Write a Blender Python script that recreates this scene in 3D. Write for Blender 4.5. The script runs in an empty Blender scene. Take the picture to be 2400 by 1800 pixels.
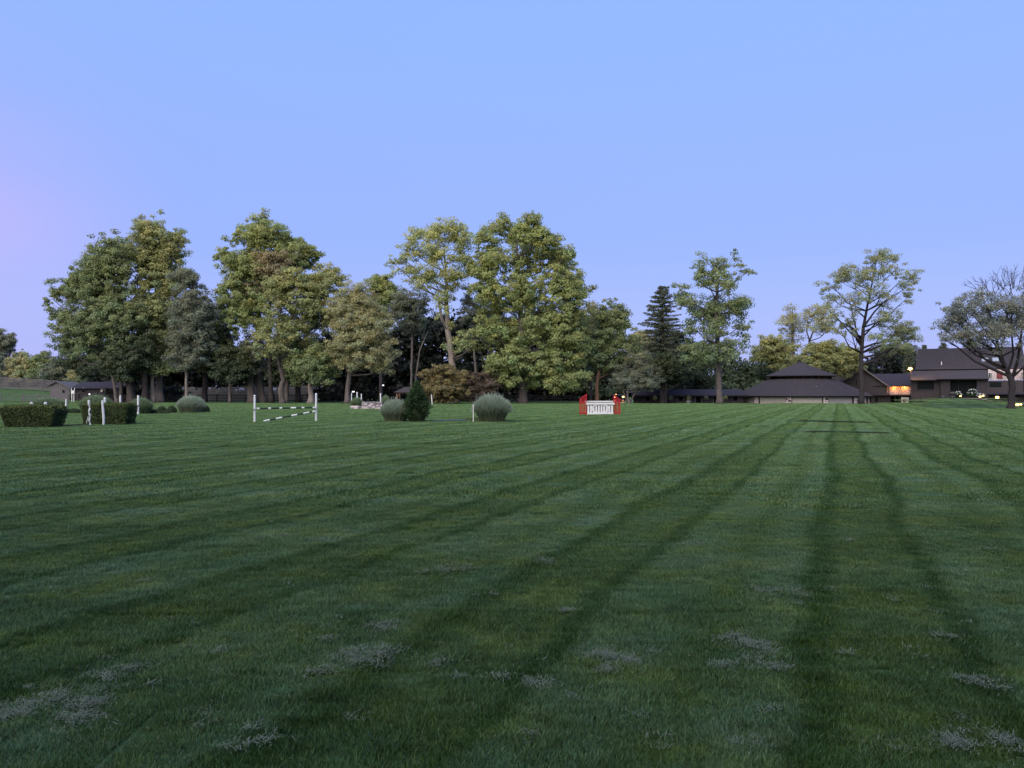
import bpy, math, random
import numpy as np
from mathutils import Vector, Matrix

# ------------------------------------------------------------------ camera, sky, sun, exposure
scene = bpy.context.scene
CAM_H, F, HOR = 1.6, 1800.0, 922.0            # eye height, focal length and horizon row of the 2400x1800 frame
PITCH = math.atan((HOR - 900.0) / F)
cam = bpy.data.objects.new('camera', bpy.data.cameras.new('camera'))
scene.collection.objects.link(cam)
scene.camera = cam
cam.data.sensor_width = 36.0
cam.data.lens = F / 2400.0 * 36.0
cam.data.clip_end = 3000.0
cam.location = (0, 0, CAM_H)
cam.rotation_euler = (math.pi / 2 + PITCH, 0, 0)

SUN_AZ, SUN_EL = 205.0, 38.0                   # soft afterglow from behind and left of the camera
world = bpy.data.worlds.new('World'); scene.world = world; world.use_nodes = True
wn, wl = world.node_tree.nodes, world.node_tree.links
bg = wn['Background']
sky = wn.new('ShaderNodeTexSky'); sky.sky_type = 'NISHITA'; sky.sun_disc = False
sky.sun_elevation = math.radians(3.0); sky.sun_rotation = math.radians(SUN_AZ); sky.ozone_density = 3.0
tc = wn.new('ShaderNodeTexCoord')
sep = wn.new('ShaderNodeSeparateXYZ'); wl.new(tc.outputs['Generated'], sep.inputs[0])
ramp = wn.new('ShaderNodeValToRGB'); wl.new(sep.outputs['Z'], ramp.inputs[0])
def s2l(c): return tuple(((v / 255) / 12.92 if v / 255 <= .04045 else ((v / 255 + .055) / 1.055) ** 2.4) for v in c)
def ramp_set(r, stops, interp='LINEAR'):
    r.color_ramp.interpolation = interp
    e = r.color_ramp.elements
    while len(e) > 1: e.remove(e[-1])
    e[0].position = stops[0][0]; e[0].color = (*stops[0][1], 1)
    for p, c in stops[1:]:
        n = e.new(p); n.color = (*c, 1)
ramp_set(ramp, [(0.0, s2l((176, 182, 248))), (0.08, s2l((166, 180, 248))), (0.2, s2l((152, 175, 247))), (0.45, s2l((147, 180, 248))), (1.0, s2l((132, 168, 242)))], 'EASE')
# the pink anti-twilight belt: a soft band above the horizon that grows towards the left
pr = wn.new('ShaderNodeMapRange'); pr.interpolation_type = 'SMOOTHSTEP'; wl.new(sep.outputs['X'], pr.inputs[0])
pr.inputs[1].default_value = -0.36; pr.inputs[2].default_value = -0.64; pr.inputs[3].default_value = 0.0; pr.inputs[4].default_value = 1.0
pb = wn.new('ShaderNodeValToRGB'); wl.new(sep.outputs['Z'], pb.inputs[0])
ramp_set(pb, [(0, (.04,) * 3), (.10, (.24,) * 3), (.19, (.66,) * 3), (.26, (.34,) * 3), (.34, (.08,) * 3), (.46, (0,) * 3)], 'EASE')
pk = wn.new('ShaderNodeMath'); pk.operation = 'MULTIPLY'; wl.new(pr.outputs[0], pk.inputs[0]); wl.new(pb.outputs[0], pk.inputs[1])
pm = wn.new('ShaderNodeMix'); pm.data_type = 'RGBA'; wl.new(pk.outputs[0], pm.inputs[0]); wl.new(ramp.outputs[0], pm.inputs[6])
pm.inputs[7].default_value = (*s2l((206, 182, 246)), 1)
ad = wn.new('ShaderNodeMix'); ad.data_type = 'RGBA'; ad.blend_type = 'ADD'; ad.inputs[0].default_value = 0.05
wl.new(pm.outputs[2], ad.inputs[6]); wl.new(sky.outputs[0], ad.inputs[7])
wl.new(ad.outputs[2], bg.inputs[0]); bg.inputs[1].default_value = 1.0

sun = bpy.data.objects.new('sun', bpy.data.lights.new('sun', 'SUN'))
scene.collection.objects.link(sun)
sun.data.energy = 4.0; sun.data.angle = math.radians(70); sun.data.color = (1.0, 0.88, 0.66)
_a, _e = math.radians(SUN_AZ), math.radians(SUN_EL)
_sd = Vector((math.sin(_a) * math.cos(_e), math.cos(_a) * math.cos(_e), math.sin(_e)))
sun.rotation_euler = _sd.to_track_quat('Z', 'Y').to_euler()
scene.view_settings.view_transform = 'Standard'; scene.view_settings.look = 'None'
scene.view_settings.exposure = 0.0; scene.view_settings.gamma = 1.0
scene.render.engine = 'CYCLES'
scene.cycles.use_denoising = True
scene.cycles.max_bounces = 5; scene.cycles.diffuse_bounces = 3; scene.cycles.transmission_bounces = 3
scene.cycles.sample_clamp_indirect = 4.0

# ------------------------------------------------------------------ helpers
RNG = np.random.default_rng(7)
random.seed(7)
_c, _s = math.cos(PITCH), math.sin(PITCH)
def W(px, py, Y):
    """point at horizontal distance Y seen at photo pixel (px, py)"""
    dx, dy = (px - 1200) / F, (900 - py) / F
    fw = _c - dy * _s; up = _s + dy * _c
    return Vector((dx / fw * Y, Y, CAM_H + up / fw * Y))
def PX(px, Y): return W(px, HOR, Y).x
def PZ(py, Y): return W(1200, py, Y).z
def sst(a, b, v):
    t = np.clip((v - a) / (b - a), 0, 1); return t * t * (3 - 2 * t)
def hgt(x, y):
    """ground height"""
    x = np.asarray(x, float); y = np.asarray(y, float)
    z = np.zeros(np.broadcast(x, y).shape)
    # drop behind the lawn's far brow on the stable side
    z = z - 1.3 * sst(15, 22, x) * (1 - sst(-4, 0, x - .53 * y)) * sst(121.5, 126, y)
    # house terrace
    u = x - .53 * y
    z = z + 0.80 * sst(-.5, 4.5, u) * (1 - 0.88 * sst(8, 12.5, u)) * sst(76, 106, y)
    # left pasture rises to the back
    z = z + 3.0 * sst(-70, -112, x) * sst(100, 175, y)
    # soft undulation of the turf
    z = z + 0.012 * np.sin(x * 1.7 + 0.6 * np.sin(y * .9)) * np.sin(y * 2.3 + .4 * np.sin(x * 1.1)) + 0.02 * np.sin(x * .31 + 1) * np.sin(y * .41)
    return z
def gz(x, y): return float(hgt(x, y))

COL = scene.collection
class T:
    """a thing: root object and its origin"""
    def __init__(s, o, loc): s.o, s.loc = o, Vector(loc)
def props(o, label=None, cat=None, group=None, kind=None):
    if label: o['label'] = label
    if cat: o['category'] = cat
    if group: o['group'] = group
    if kind: o['kind'] = kind
def thing(name, label, cat, loc, group=None):
    o = bpy.data.objects.new(name, None); o.empty_display_size = .3
    COL.objects.link(o); o.location = loc; props(o, label, cat, group)
    return T(o, loc)
def np_mesh(name, verts, faces=None, quads=None, tint=None):
    me = bpy.data.meshes.new(name)
    verts = np.asarray(verts, np.float32)
    if quads is not None:
        q = np.asarray(quads, np.int32)
        me.vertices.add(len(verts)); me.vertices.foreach_set('co', verts.ravel())
        k = q.shape[1]
        me.loops.add(q.size); me.loops.foreach_set('vertex_index', q.ravel())
        me.polygons.add(len(q)); me.polygons.foreach_set('loop_start', np.arange(0, q.size, k, dtype=np.int32))
        me.update(calc_edges=True)
    else:
        me.from_pydata([tuple(v) for v in verts.tolist()], [], faces)
    if tint is not None:
        a = me.attributes.new('tint', 'FLOAT_COLOR', 'POINT')
        a.data.foreach_set('color', np.asarray(tint, np.float32).ravel())
    return me
class MB:
    def __init__(s): s.v, s.f = [], []
    def add(s, vs, fs):
        b = len(s.v); s.v += [tuple(v) for v in vs]; s.f += [tuple(i + b for i in f) for f in fs]; return s
    def box(s, c, d, rz=0.0, taper=1.0):
        x, y, z = d[0] / 2, d[1] / 2, d[2] / 2; cs, sn = math.cos(rz), math.sin(rz); vs = []
        for k in (-1, 1):
            t = taper if k > 0 else 1.0
            for (i, j) in ((-1, -1), (1, -1), (1, 1), (-1, 1)):
                a, b = i * x * t, j * y * t
                vs.append((c[0] + a * cs - b * sn, c[1] + a * sn + b * cs, c[2] + k * z))
        return s.add(vs, [(0, 3, 2, 1), (4, 5, 6, 7), (0, 1, 5, 4), (1, 2, 6, 5), (2, 3, 7, 6), (3, 0, 4, 7)])
    def beam(s, p, q, w, h):
        """box from p to q, w across, h high"""
        p, q = Vector(p), Vector(q); d = (q - p).normalized()
        up = Vector((0, 0, 1)) if abs(d.z) < .95 else Vector((0, 1, 0))
        r = d.cross(up).normalized(); u = r.cross(d).normalized()
        vs = [e + r * (a * w / 2) + u * (b * h / 2) for e in (p, q) for (a, b) in ((-1, -1), (1, -1), (1, 1), (-1, 1))]
        return s.add(vs, [(0, 3, 2, 1), (4, 5, 6, 7), (0, 1, 5, 4), (1, 2, 6, 5), (2, 3, 7, 6), (3, 0, 4, 7)])
    def tube(s, pts, rad, n=6, cap=True):
        pts = [Vector(p) for p in pts]; b = []
        for i, p in enumerate(pts):
            d = (pts[min(i + 1, len(pts) - 1)] - pts[max(i - 1, 0)]).normalized()
            up = Vector((0, 1, 0)) if abs(d.y) < .9 else Vector((1, 0, 0))
            r = d.cross(up).normalized(); u = r.cross(d)
            for k in range(n):
                t = 2 * math.pi * k / n
                b.append(p + (r * math.cos(t) + u * math.sin(t)) * rad[i])
        fs = [(i * n + k, i * n + (k + 1) % n, (i + 1) * n + (k + 1) % n, (i + 1) * n + k) for i in range(len(pts) - 1) for k in range(n)]
        if cap: fs += [tuple(range(n - 1, -1, -1)), tuple(range((len(pts) - 1) * n, len(pts) * n))]
        return s.add(b, fs)
    def lathe(s, c, prof, n=12):
        vs = [(c[0] + r * math.cos(2 * math.pi * k / n), c[1] + r * math.sin(2 * math.pi * k / n), c[2] + z) for (r, z) in prof for k in range(n)]
        m = len(prof)
        fs = [(i * n + k, i * n + (k + 1) % n, (i + 1) * n + (k + 1) % n, (i + 1) * n + k) for i in range(m - 1) for k in range(n)]
        fs += [tuple(range(n - 1, -1, -1)), tuple(range((m - 1) * n, m * n))]
        return s.add(vs, fs)
    def prism(s, poly, d):
        """polygon (3-D points) pushed along d"""
        n = len(poly); d = Vector(d); vs = [Vector(p) for p in poly] + [Vector(p) + d for p in poly]
        return s.add(vs, [tuple(range(n)), tuple(range(2 * n - 1, n - 1, -1))] + [(i, n + i, n + (i + 1) % n, (i + 1) % n) for i in range(n)])
    def slab(s, a, b, c, d, t):
        """four corners given thickness t downwards along their normal"""
        n = (Vector(b) - Vector(a)).cross(Vector(d) - Vector(a)).normalized()
        return s.prism([a, b, c, d], -n * t)
    def part(s, name, mat, th, parent=None, label=None, kind=None, smooth=False):
        o = mesh_obj(name, np_mesh(name, np.array([Vector(v) - th.loc for v in s.v]), s.f), mat, parent or th.o, smooth)
        props(o, label, kind=kind); return o
    def top(s, name, mat, label, cat, group=None, kind=None, loc=None, smooth=False):
        v = np.array(s.v); loc = np.array(loc) if loc is not None else np.array([v[:, 0].mean(), v[:, 1].mean(), v[:, 2].min()])
        o = mesh_obj(name, np_mesh(name, v - loc, s.f), mat, None, smooth); o.location = loc.tolist()
        props(o, label, cat, group, kind); return o
def mesh_obj(name, me, mat, parent=None, smooth=False):
    o = bpy.data.objects.new(name, me); COL.objects.link(o)
    if mat: me.materials.append(mat)
    if parent: o.parent = parent
    if smooth: me.polygons.foreach_set('use_smooth', [True] * len(me.polygons))
    return o

# ------------------------------------------------------------------ materials
def newmat(name):
    m = bpy.data.materials.new(name); m.use_nodes = True
    return m, m.node_tree.nodes, m.node_tree.links
def surf(name, col, rough=.8, var=.2, scale=6.0, spec=.25, bump=0.0, stretch=(1, 1, 1), col2=None, metal=0.0):
    m, n, l = newmat(name); p = n['Principled BSDF']
    p.inputs['Roughness'].default_value = rough; p.inputs['Specular IOR Level'].default_value = spec; p.inputs['Metallic'].default_value = metal
    tc = n.new('ShaderNodeTexCoord'); mp = n.new('ShaderNodeMapping'); mp.inputs['Scale'].default_value = stretch
    l.new(tc.outputs['Object'], mp.inputs[0])
    nz = n.new('ShaderNodeTexNoise'); nz.inputs['Scale'].default_value = scale; nz.inputs['Detail'].default_value = 5; nz.inputs['Roughness'].default_value = .65
    l.new(mp.outputs[0], nz.inputs['Vector'])
    r = n.new('ShaderNodeValToRGB'); l.new(nz.outputs['Fac'], r.inputs[0])
    c2 = col2 or tuple(min(1, c * (1 + var)) for c in col)
    ramp_set(r, [(.3, tuple(c * (1 - var) for c in col)), (.7, c2)])
    l.new(r.outputs[0], p.inputs['Base Color'])
    if bump:
        b = n.new('ShaderNodeBump'); b.inputs['Strength'].default_value = bump; b.inputs['Distance'].default_value = .03
        l.new(nz.outputs['Fac'], b.inputs['Height']); l.new(b.outputs[0], p.inputs['Normal'])
    return m
def emit(name, col, strength):
    m, n, l = newmat(name); p = n['Principled BSDF']
    p.inputs['Base Color'].default_value = (*col, 1); p.inputs['Emission Color'].default_value = (*col, 1); p.inputs['Emission Strength'].default_value = strength
    return m
def leafmat(name, col, trans=.45, gloss=.06):
    m, n, l = newmat(name); n.remove(n['Principled BSDF'])
    at = n.new('ShaderNodeAttribute'); at.attribute_name = 'tint'
    mx = n.new('ShaderNodeMix'); mx.data_type = 'RGBA'; mx.blend_type = 'MULTIPLY'; mx.inputs[0].default_value = 1
    mx.inputs[6].default_value = (*col, 1); l.new(at.outputs['Color'], mx.inputs[7])
    d = n.new('ShaderNodeBsdfDiffuse'); t = n.new('ShaderNodeBsdfTranslucent'); g = n.new('ShaderNodeBsdfGlossy')
    g.inputs['Roughness'].default_value = .5; g.inputs['Color'].default_value = (.35, .35, .35, 1)
    l.new(mx.outputs[2], d.inputs[0]); l.new(mx.outputs[2], t.inputs[0])
    a = n.new('ShaderNodeMixShader'); a.inputs[0].default_value = trans; l.new(d.outputs[0], a.inputs[1]); l.new(t.outputs[0], a.inputs[2])
    b = n.new('ShaderNodeMixShader'); b.inputs[0].default_value = gloss; l.new(a.outputs[0], b.inputs[1]); l.new(g.outputs[0], b.inputs[2])
    l.new(b.outputs[0], n['Material Output'].inputs[0])
    return m

def turf_color(n, l):
    """turf colour with the mower's wheel lines, from the world position; returns a colour socket"""
    geo = n.new('ShaderNodeNewGeometry')
    def noise(scale, detail, st=(1, 1, 1), rot=0.0):
        mp = n.new('ShaderNodeMapping'); mp.inputs['Scale'].default_value = st; mp.inputs['Rotation'].default_value = (0, 0, rot)
        l.new(geo.outputs['Position'], mp.inputs[0])
        z = n.new('ShaderNodeTexNoise'); z.inputs['Scale'].default_value = scale; z.inputs['Detail'].default_value = detail; z.inputs['Roughness'].default_value = .6
        l.new(mp.outputs[0], z.inputs['Vector']); return z.outputs['Fac']
    def math_(op, a, b):
        k = n.new('ShaderNodeMath'); k.operation = op
        for i, v in enumerate((a, b)):
            if isinstance(v, (int, float)): k.inputs[i].default_value = v
            elif v is not None: l.new(v, k.inputs[i])
        return k.outputs[0]
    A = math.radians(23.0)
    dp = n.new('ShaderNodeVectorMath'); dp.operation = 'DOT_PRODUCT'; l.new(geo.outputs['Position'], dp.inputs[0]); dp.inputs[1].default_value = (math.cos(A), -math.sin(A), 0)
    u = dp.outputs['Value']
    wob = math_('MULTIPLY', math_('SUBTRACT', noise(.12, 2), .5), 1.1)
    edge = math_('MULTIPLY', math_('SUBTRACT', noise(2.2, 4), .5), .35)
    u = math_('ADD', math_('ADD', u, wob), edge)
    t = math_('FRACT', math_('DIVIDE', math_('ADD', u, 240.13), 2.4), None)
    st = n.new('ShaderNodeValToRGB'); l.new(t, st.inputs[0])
    K, Lt, Md = (.47, .64, .40), (1.34, 1.30, 1.75), (1.0, 1.02, .97)  # dark lines and bluish sheen of leaning blades, painted as colour
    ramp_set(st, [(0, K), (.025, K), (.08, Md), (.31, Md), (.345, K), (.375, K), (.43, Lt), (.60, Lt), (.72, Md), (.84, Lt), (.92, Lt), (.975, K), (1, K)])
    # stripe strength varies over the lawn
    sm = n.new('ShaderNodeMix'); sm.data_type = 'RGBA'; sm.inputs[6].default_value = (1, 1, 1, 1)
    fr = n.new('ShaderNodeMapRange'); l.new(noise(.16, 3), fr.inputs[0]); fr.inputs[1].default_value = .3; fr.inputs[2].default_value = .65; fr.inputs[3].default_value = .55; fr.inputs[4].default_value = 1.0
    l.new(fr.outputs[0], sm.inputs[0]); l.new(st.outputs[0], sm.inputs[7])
    big = n.new('ShaderNodeValToRGB'); l.new(noise(.5, 5, (.6, 1.6, 1)), big.inputs[0])
    ramp_set(big, [(.30, (.065, .124, .029)), (.5, (.090, .166, .047)), (.68, (.122, .202, .080))])
    fine = n.new('ShaderNodeValToRGB'); l.new(noise(7, 4, (.5, 1.6, 1)), fine.inputs[0])
    ramp_set(fine, [(.3, (.68, .70, .66)), (.5, (1, 1, 1)), (.72, (1.35, 1.32, 1.4))])
    hue = n.new('ShaderNodeValToRGB'); l.new(noise(1.3, 4), hue.inputs[0])
    ramp_set(hue, [(.34, (.82, .92, 1.0)), (.5, (1, 1, 1)), (.62, (1.22, 1.10, .80)), (.74, (1.5, 1.28, 1.15))])
    def mul(a, b):
        k = n.new('ShaderNodeMix'); k.data_type = 'RGBA'; k.blend_type = 'MULTIPLY'; k.inputs[0].default_value = 1
        l.new(a, k.inputs[6]); l.new(b, k.inputs[7]); return k.outputs[2]
    return mul(mul(mul(big.outputs[0], fine.outputs[0]), sm.outputs[2]), hue.outputs[0]), noise
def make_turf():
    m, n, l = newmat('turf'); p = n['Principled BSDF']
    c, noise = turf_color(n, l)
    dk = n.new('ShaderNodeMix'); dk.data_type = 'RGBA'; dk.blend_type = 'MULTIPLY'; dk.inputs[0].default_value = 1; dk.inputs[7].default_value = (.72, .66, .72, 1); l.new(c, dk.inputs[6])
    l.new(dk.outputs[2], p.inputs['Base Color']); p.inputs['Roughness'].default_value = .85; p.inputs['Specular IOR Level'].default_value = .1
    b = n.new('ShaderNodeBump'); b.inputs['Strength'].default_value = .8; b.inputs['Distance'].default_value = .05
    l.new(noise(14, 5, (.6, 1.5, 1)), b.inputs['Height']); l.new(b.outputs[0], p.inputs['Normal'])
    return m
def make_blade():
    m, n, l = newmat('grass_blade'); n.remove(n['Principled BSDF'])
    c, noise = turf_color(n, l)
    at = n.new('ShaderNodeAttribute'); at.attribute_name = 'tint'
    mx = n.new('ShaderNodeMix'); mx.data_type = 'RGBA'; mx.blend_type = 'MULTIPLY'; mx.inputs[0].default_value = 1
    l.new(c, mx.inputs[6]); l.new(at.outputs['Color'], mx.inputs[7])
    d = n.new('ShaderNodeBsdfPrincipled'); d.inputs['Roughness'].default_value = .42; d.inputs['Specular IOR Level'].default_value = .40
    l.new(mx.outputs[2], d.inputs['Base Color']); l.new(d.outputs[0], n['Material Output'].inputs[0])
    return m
M = {
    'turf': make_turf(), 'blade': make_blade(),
    'white': surf('white_paint', (.74, .74, .76), .55, .06, 5),
    'red': surf('red_paint', (.42, .018, .030), .5, .15, 6),
    'black_paint': surf('dark_green_paint', (.020, .035, .026), .5, .2, 6),
    'black_wood': surf('black_stained_wood', (.022, .021, .026), .8, .3, 5, stretch=(1, 1, 4)),
    'grey_wood': surf('weathered_grey_wood', (.135, .125, .14), .85, .25, 3, stretch=(3, 3, .4)),
    'brown_siding': surf('dark_brown_siding', (.044, .038, .046), .8, .22, 2.5, stretch=(4, 4, .3)),
    'gable_siding': surf('grey_brown_siding', (.055, .048, .056), .85, .22, 2.5, stretch=(4, 4, .3)),
    'dark_siding': surf('stable_siding', (.050, .042, .048), .8, .2, 2.5, stretch=(4, 4, .3)),
    'shingle': surf('weathered_roof_shingle', (.062, .053, .060), .8, .24, 3.0, .15, .3, stretch=(1, 1, 3)),
    'shingle_dark': surf('dark_roof_shingle', (.042, .037, .050), .8, .24, 3.0, .15, .3),
    'stucco': surf('beige_stucco', (.42, .385, .365), .9, .1, 2),
    'stone_light': surf('pale_fieldstone', (.60, .51, .52), .85, .35, 2.2, bump=.3),
    'stone_grey': surf('grey_fieldstone', (.25, .23, .25), .85, .4, 2.5, bump=.3),
    'mortar': surf('dark_mortar', (.07, .06, .065), .9, .2, 4),
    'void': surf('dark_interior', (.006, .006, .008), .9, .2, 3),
    'glass': surf('dark_window_glass', (.010, .014, .016), .15, .1, 2, .08),
    'skylight': surf('skylight_glass', (.35, .37, .42), .08, .05, 2, .8),
    'metal': surf('galvanised_metal', (.35, .35, .37), .4, .1, 6, .5, metal=.6),
    'cream_metal': surf('cream_painted_metal', (.52, .47, .47), .5, .06, 6),
    'dark_red': surf('dark_red_paint', (.17, .035, .045), .6, .1, 6),
    'asphalt': surf('asphalt_drive', (.058, .052, .062), .9, .2, 12, bump=.3),
    'brick_path': surf('pinkish_brick_path', (.36, .24, .21), .85, .18, 9),
    'water': surf('blue_vinyl_liner', (.06, .075, .12), .3, .3, 3, .5),
    'shaded_mulch': surf('shaded_bed_soil', (.020, .018, .015), .95, .4, 8, bump=.5),
    'bark': surf('grey_brown_bark', (.115, .098, .095), .9, .4, 1.6, stretch=(2, 2, .35), bump=.6),
    'bark_dark': surf('dark_bark', (.040, .034, .036), .9, .35, 1.6, stretch=(2, 2, .35), bump=.6),
    'bark_pale': surf('pale_bark', (.235, .200, .185), .85, .4, 1.1, stretch=(2, 2, .5), bump=.5),
    'bark_red': surf('reddish_bark', (.19, .115, .085), .9, .35, 1.6, stretch=(2, 2, .35), bump=.5),
    'car_paint': surf('dark_car_paint', (.035, .018, .018), .25, .1, 4, .6),
    'rubber': surf('tyre_rubber', (.012, .012, .012), .9, .1, 8),
    'straw': surf('dry_grass_clippings', (.20, .225, .150), .9, .3, 9),
    'lamp': emit('sodium_lamp', (1.0, .58, .16), 5.0),
    'garden_lamp': emit('warm_garden_lamp', (1.0, .62, .22), 3.5),
    'headlight': emit('warm_headlight', (1.0, .60, .26), 3.4),
    'marker': emit('amber_marker_lamp', (1.0, .35, .06), 7.0),
    'floodlight': emit('barn_security_lamp', (.95, .93, 1.0), 1.6),
    'petal': surf('white_petal', (.48, .49, .50), .8, .1, 8),
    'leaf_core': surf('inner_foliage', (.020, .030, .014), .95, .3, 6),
    'terracotta': surf('pale_planter', (.30, .31, .33), .8, .12, 5),
    'floor': surf('leaf_litter', (.05, .05, .03), .95, .4, 3),
}
LEAF = {
    'oak': leafmat('oak_leaf', (0.2516, 0.3078, 0.1436)),
    'poplar': leafmat('tulip_poplar_leaf', (0.3333, 0.3823, 0.1479)),
    'syc': leafmat('sycamore_leaf', (0.414, 0.452, 0.1933)),
    'tan': leafmat('tan_leaf', (0.4209, 0.4115, 0.218)),
    'rust': leafmat('rust_leaf', (0.3277, 0.2852, 0.1696)),
    'grey': leafmat('grey_green_leaf', (0.2173, 0.2447, 0.1739)),
    'dark': leafmat('deep_green_leaf', (0.0829, 0.1115, 0.0601)),
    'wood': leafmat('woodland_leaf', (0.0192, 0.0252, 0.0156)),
    'olive': leafmat('olive_leaf', (0.3469, 0.3732, 0.1633)),
    'yellow': leafmat('yellowing_leaf', (0.4258, 0.4196, 0.214)),
    'hickory': leafmat('hickory_leaf', (0.3338, 0.3611, 0.1894)),
    'ash': leafmat('ash_leaf', (0.2737, 0.2866, 0.2254)),
    'maple': leafmat('bronze_maple_leaf', (0.2697, 0.2262, 0.1044)),
    'maple2': leafmat('purple_maple_leaf', (0.1613, 0.1221, 0.0958)),
    'spruce': leafmat('spruce_needle', (0.104, 0.124, 0.08), .1),
    'juniper': leafmat('juniper_needle', (0.044, 0.0825, 0.033), .15),
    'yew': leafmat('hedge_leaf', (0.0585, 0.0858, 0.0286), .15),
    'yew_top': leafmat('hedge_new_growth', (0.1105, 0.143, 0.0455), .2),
    'box': leafmat('boxwood_leaf', (0.048, 0.0744, 0.0288), .15),
    'reed': leafmat('silver_grass_blade', (0.286, 0.3361, 0.2359), .3, .15),
    'reed2': leafmat('green_grass_blade', (0.165, 0.2178, 0.1122), .3, .12),
    'flower_leaf': leafmat('flower_foliage', (0.03, 0.055, 0.025), .2),
}

# ------------------------------------------------------------------ ground
def make_ground():
    ys = np.concatenate([np.geomspace(1.2, 180, 330), np.geomspace(184, 900, 22)])
    us = np.linspace(-1, 1, 260)
    us = np.sign(us) * np.abs(us) ** 1.0
    Y, U = np.meshgrid(ys, us, indexing='ij')
    X = U * (Y * .86 + 4.0)
    # extend behind and beside the view with a wider skirt
    Z = hgt(X, Y)
    n, m = Y.shape
    v = np.stack([X, Y, Z], -1).reshape(-1, 3)
    i = (np.arange(n - 1)[:, None] * m + np.arange(m - 1)[None]).ravel()
    q = np.stack([i, i + 1, i + m + 1, i + m], 1)
    # skirt: a ring of large quads round the fan, one sheet with it
    b = len(v)
    extra = np.array([(-900, -300, -.05), (900, -300, -.05), (900, 900, 0), (-900, 900, 3)], float)
    left = np.arange(n) * m; right = left + m - 1
    v2 = [v]; q2 = [q]
    lw = v[left].copy(); lw[:, 0] -= 400; lw[:, 2] = hgt(lw[:, 0], lw[:, 1]); rw = v[right].copy(); rw[:, 0] += 400; rw[:, 2] = hgt(rw[:, 0], rw[:, 1])
    v2 += [lw, rw]; L0, R0 = b, b + n
    k = np.arange(n - 1)
    q2.append(np.stack([L0 + k, left[k], left[k + 1], L0 + k + 1], 1)); q2.append(np.stack([right[k], R0 + k, R0 + k + 1, right[k + 1]], 1))
    # behind the camera
    row = np.concatenate([[L0], np.arange(m), [R0]])
    bv = np.concatenate([v, lw, rw])[row].copy(); bv[:, 1] = -300; B0 = b + 2 * n
    v2.append(bv); k = np.arange(len(row) - 1)
    q2.append(np.stack([B0 + k, B0 + k + 1, row[k + 1], row[k]], 1))
    me = np_mesh('ground', np.concatenate(v2), quads=np.concatenate(q2))
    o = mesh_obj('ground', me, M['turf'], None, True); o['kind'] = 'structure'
make_ground()

def turf_step(name, pxa, pxb, py0, py1, h):
    """a low cut step in the turf: face towards the camera coloured dark for its shade, grassy top falling back to the lawn"""
    n = 40; vs = []; top = []; rng = np.random.default_rng(int(pxa))
    for i in range(n + 1):
        q = i / n; px = pxa + (pxb - pxa) * q; py = py0 + (py1 - py0) * q; Y = CAM_H * F / (py - HOR) + rng.normal(0, .03); x = PX(px, Y); g = gz(x, Y)
        hh = h * min(1, 6 * q, 6 * (1 - q)) * rng.uniform(.85, 1.1) + .005
        vs += [(x, Y, g), (x + rng.normal(0, .01), Y + .06, g + hh)]; top += [(x, Y + .06, g + hh + .002), (x, Y + .5, g + hh + .004), (x, Y + 3.2, gz(x, Y + 3.2) + .004)]
    o = mesh_obj(name, np_mesh(name, np.array(vs), [(2 * i, 2 * i + 2, 2 * i + 3, 2 * i + 1) for i in range(n)]), M['leaf_core']); o['kind'] = 'structure'  # dark green face colour stands in for the shaded side
    o = mesh_obj('turf_step_top', np_mesh('turf_step_top', np.array(top), [(3 * i + k, 3 * i + 3 + k, 3 * i + 4 + k, 3 * i + 1 + k) for i in range(n) for k in range(2)]), M['turf']); o['kind'] = 'structure'
turf_step('turf_step', 1848, 2068, 988, 992, .075); turf_step('turf_step', 1862, 2122, 1013, 1018, .068)

def strip(name, pts, w, mat, lift=.012, kind='structure', nsub=1):
    """a flat path that follows the ground"""
    mb = MB(); prev = None; vs = []
    for i, p in enumerate(pts):
        d = (Vector(pts[min(i + 1, len(pts) - 1)]) - Vector(pts[max(i - 1, 0)])).normalized(); r = Vector((d.y, -d.x))
        ww = w[i] if isinstance(w, (list, tuple)) else w
        for k in range(5):
            q = Vector(p) + r * ww * (k / 4 - .5); vs.append((q.x, q.y, gz(q.x, q.y) + lift))
    mb.add(vs, [(i * 5 + k, i * 5 + k + 1, i * 5 + k + 6, i * 5 + k + 5) for i in range(len(pts) - 1) for k in range(4)])
    o = mesh_obj(name, np_mesh(name, np.array(mb.v), mb.f), mat); o['kind'] = kind; return o
strip('driveway', [(24.2, 26.7), (31.9, 38.8), (41.7, 54.3), (51.4, 69.8), (59.5, 82), (67, 95), (75, 110)], 7.0, M['asphalt'], .085)
strip('garden_path', [(PX(2250 + t * 85, 116 - 18 * t), 116 - 18 * t) for t in np.linspace(0, 1, 14)], 2.2, M['brick_path'], .10)

# ------------------------------------------------------------------ buildings
def frame(px):
    """local frame that faces the camera along the ray through column px"""
    th = math.atan((px - 1200) / F); c = math.cos(th)
    lx = lambda p, Y: math.tan(math.atan((p - 1200) / F) - th) * Y
    lz = lambda py, Y: PZ(py, Y * c)
    wx = lambda x, y: (x * math.cos(th) + y * math.sin(th), -x * math.sin(th) + y * math.cos(th))
    def lg(x, y): return gz(*wx(x, y))
    def put(*ts):
        for t in ts:
            x, y = wx(t.loc.x, t.loc.y); t.o.location = (x, y, t.loc.z); t.o.rotation_euler = (0, 0, -th)
    return th, lx, lz, lg, put
def lights(name, loc, energy, col, radius, parent=None):
    d = bpy.data.lights.new(name, 'POINT'); d.energy = energy; d.color = col; d.shadow_soft_size = radius
    o = bpy.data.objects.new(name, d); COL.objects.link(o)
    if parent: o.parent = parent.o; o.location = Vector(loc) - parent.loc
    else: o.location = loc
    return o
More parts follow.
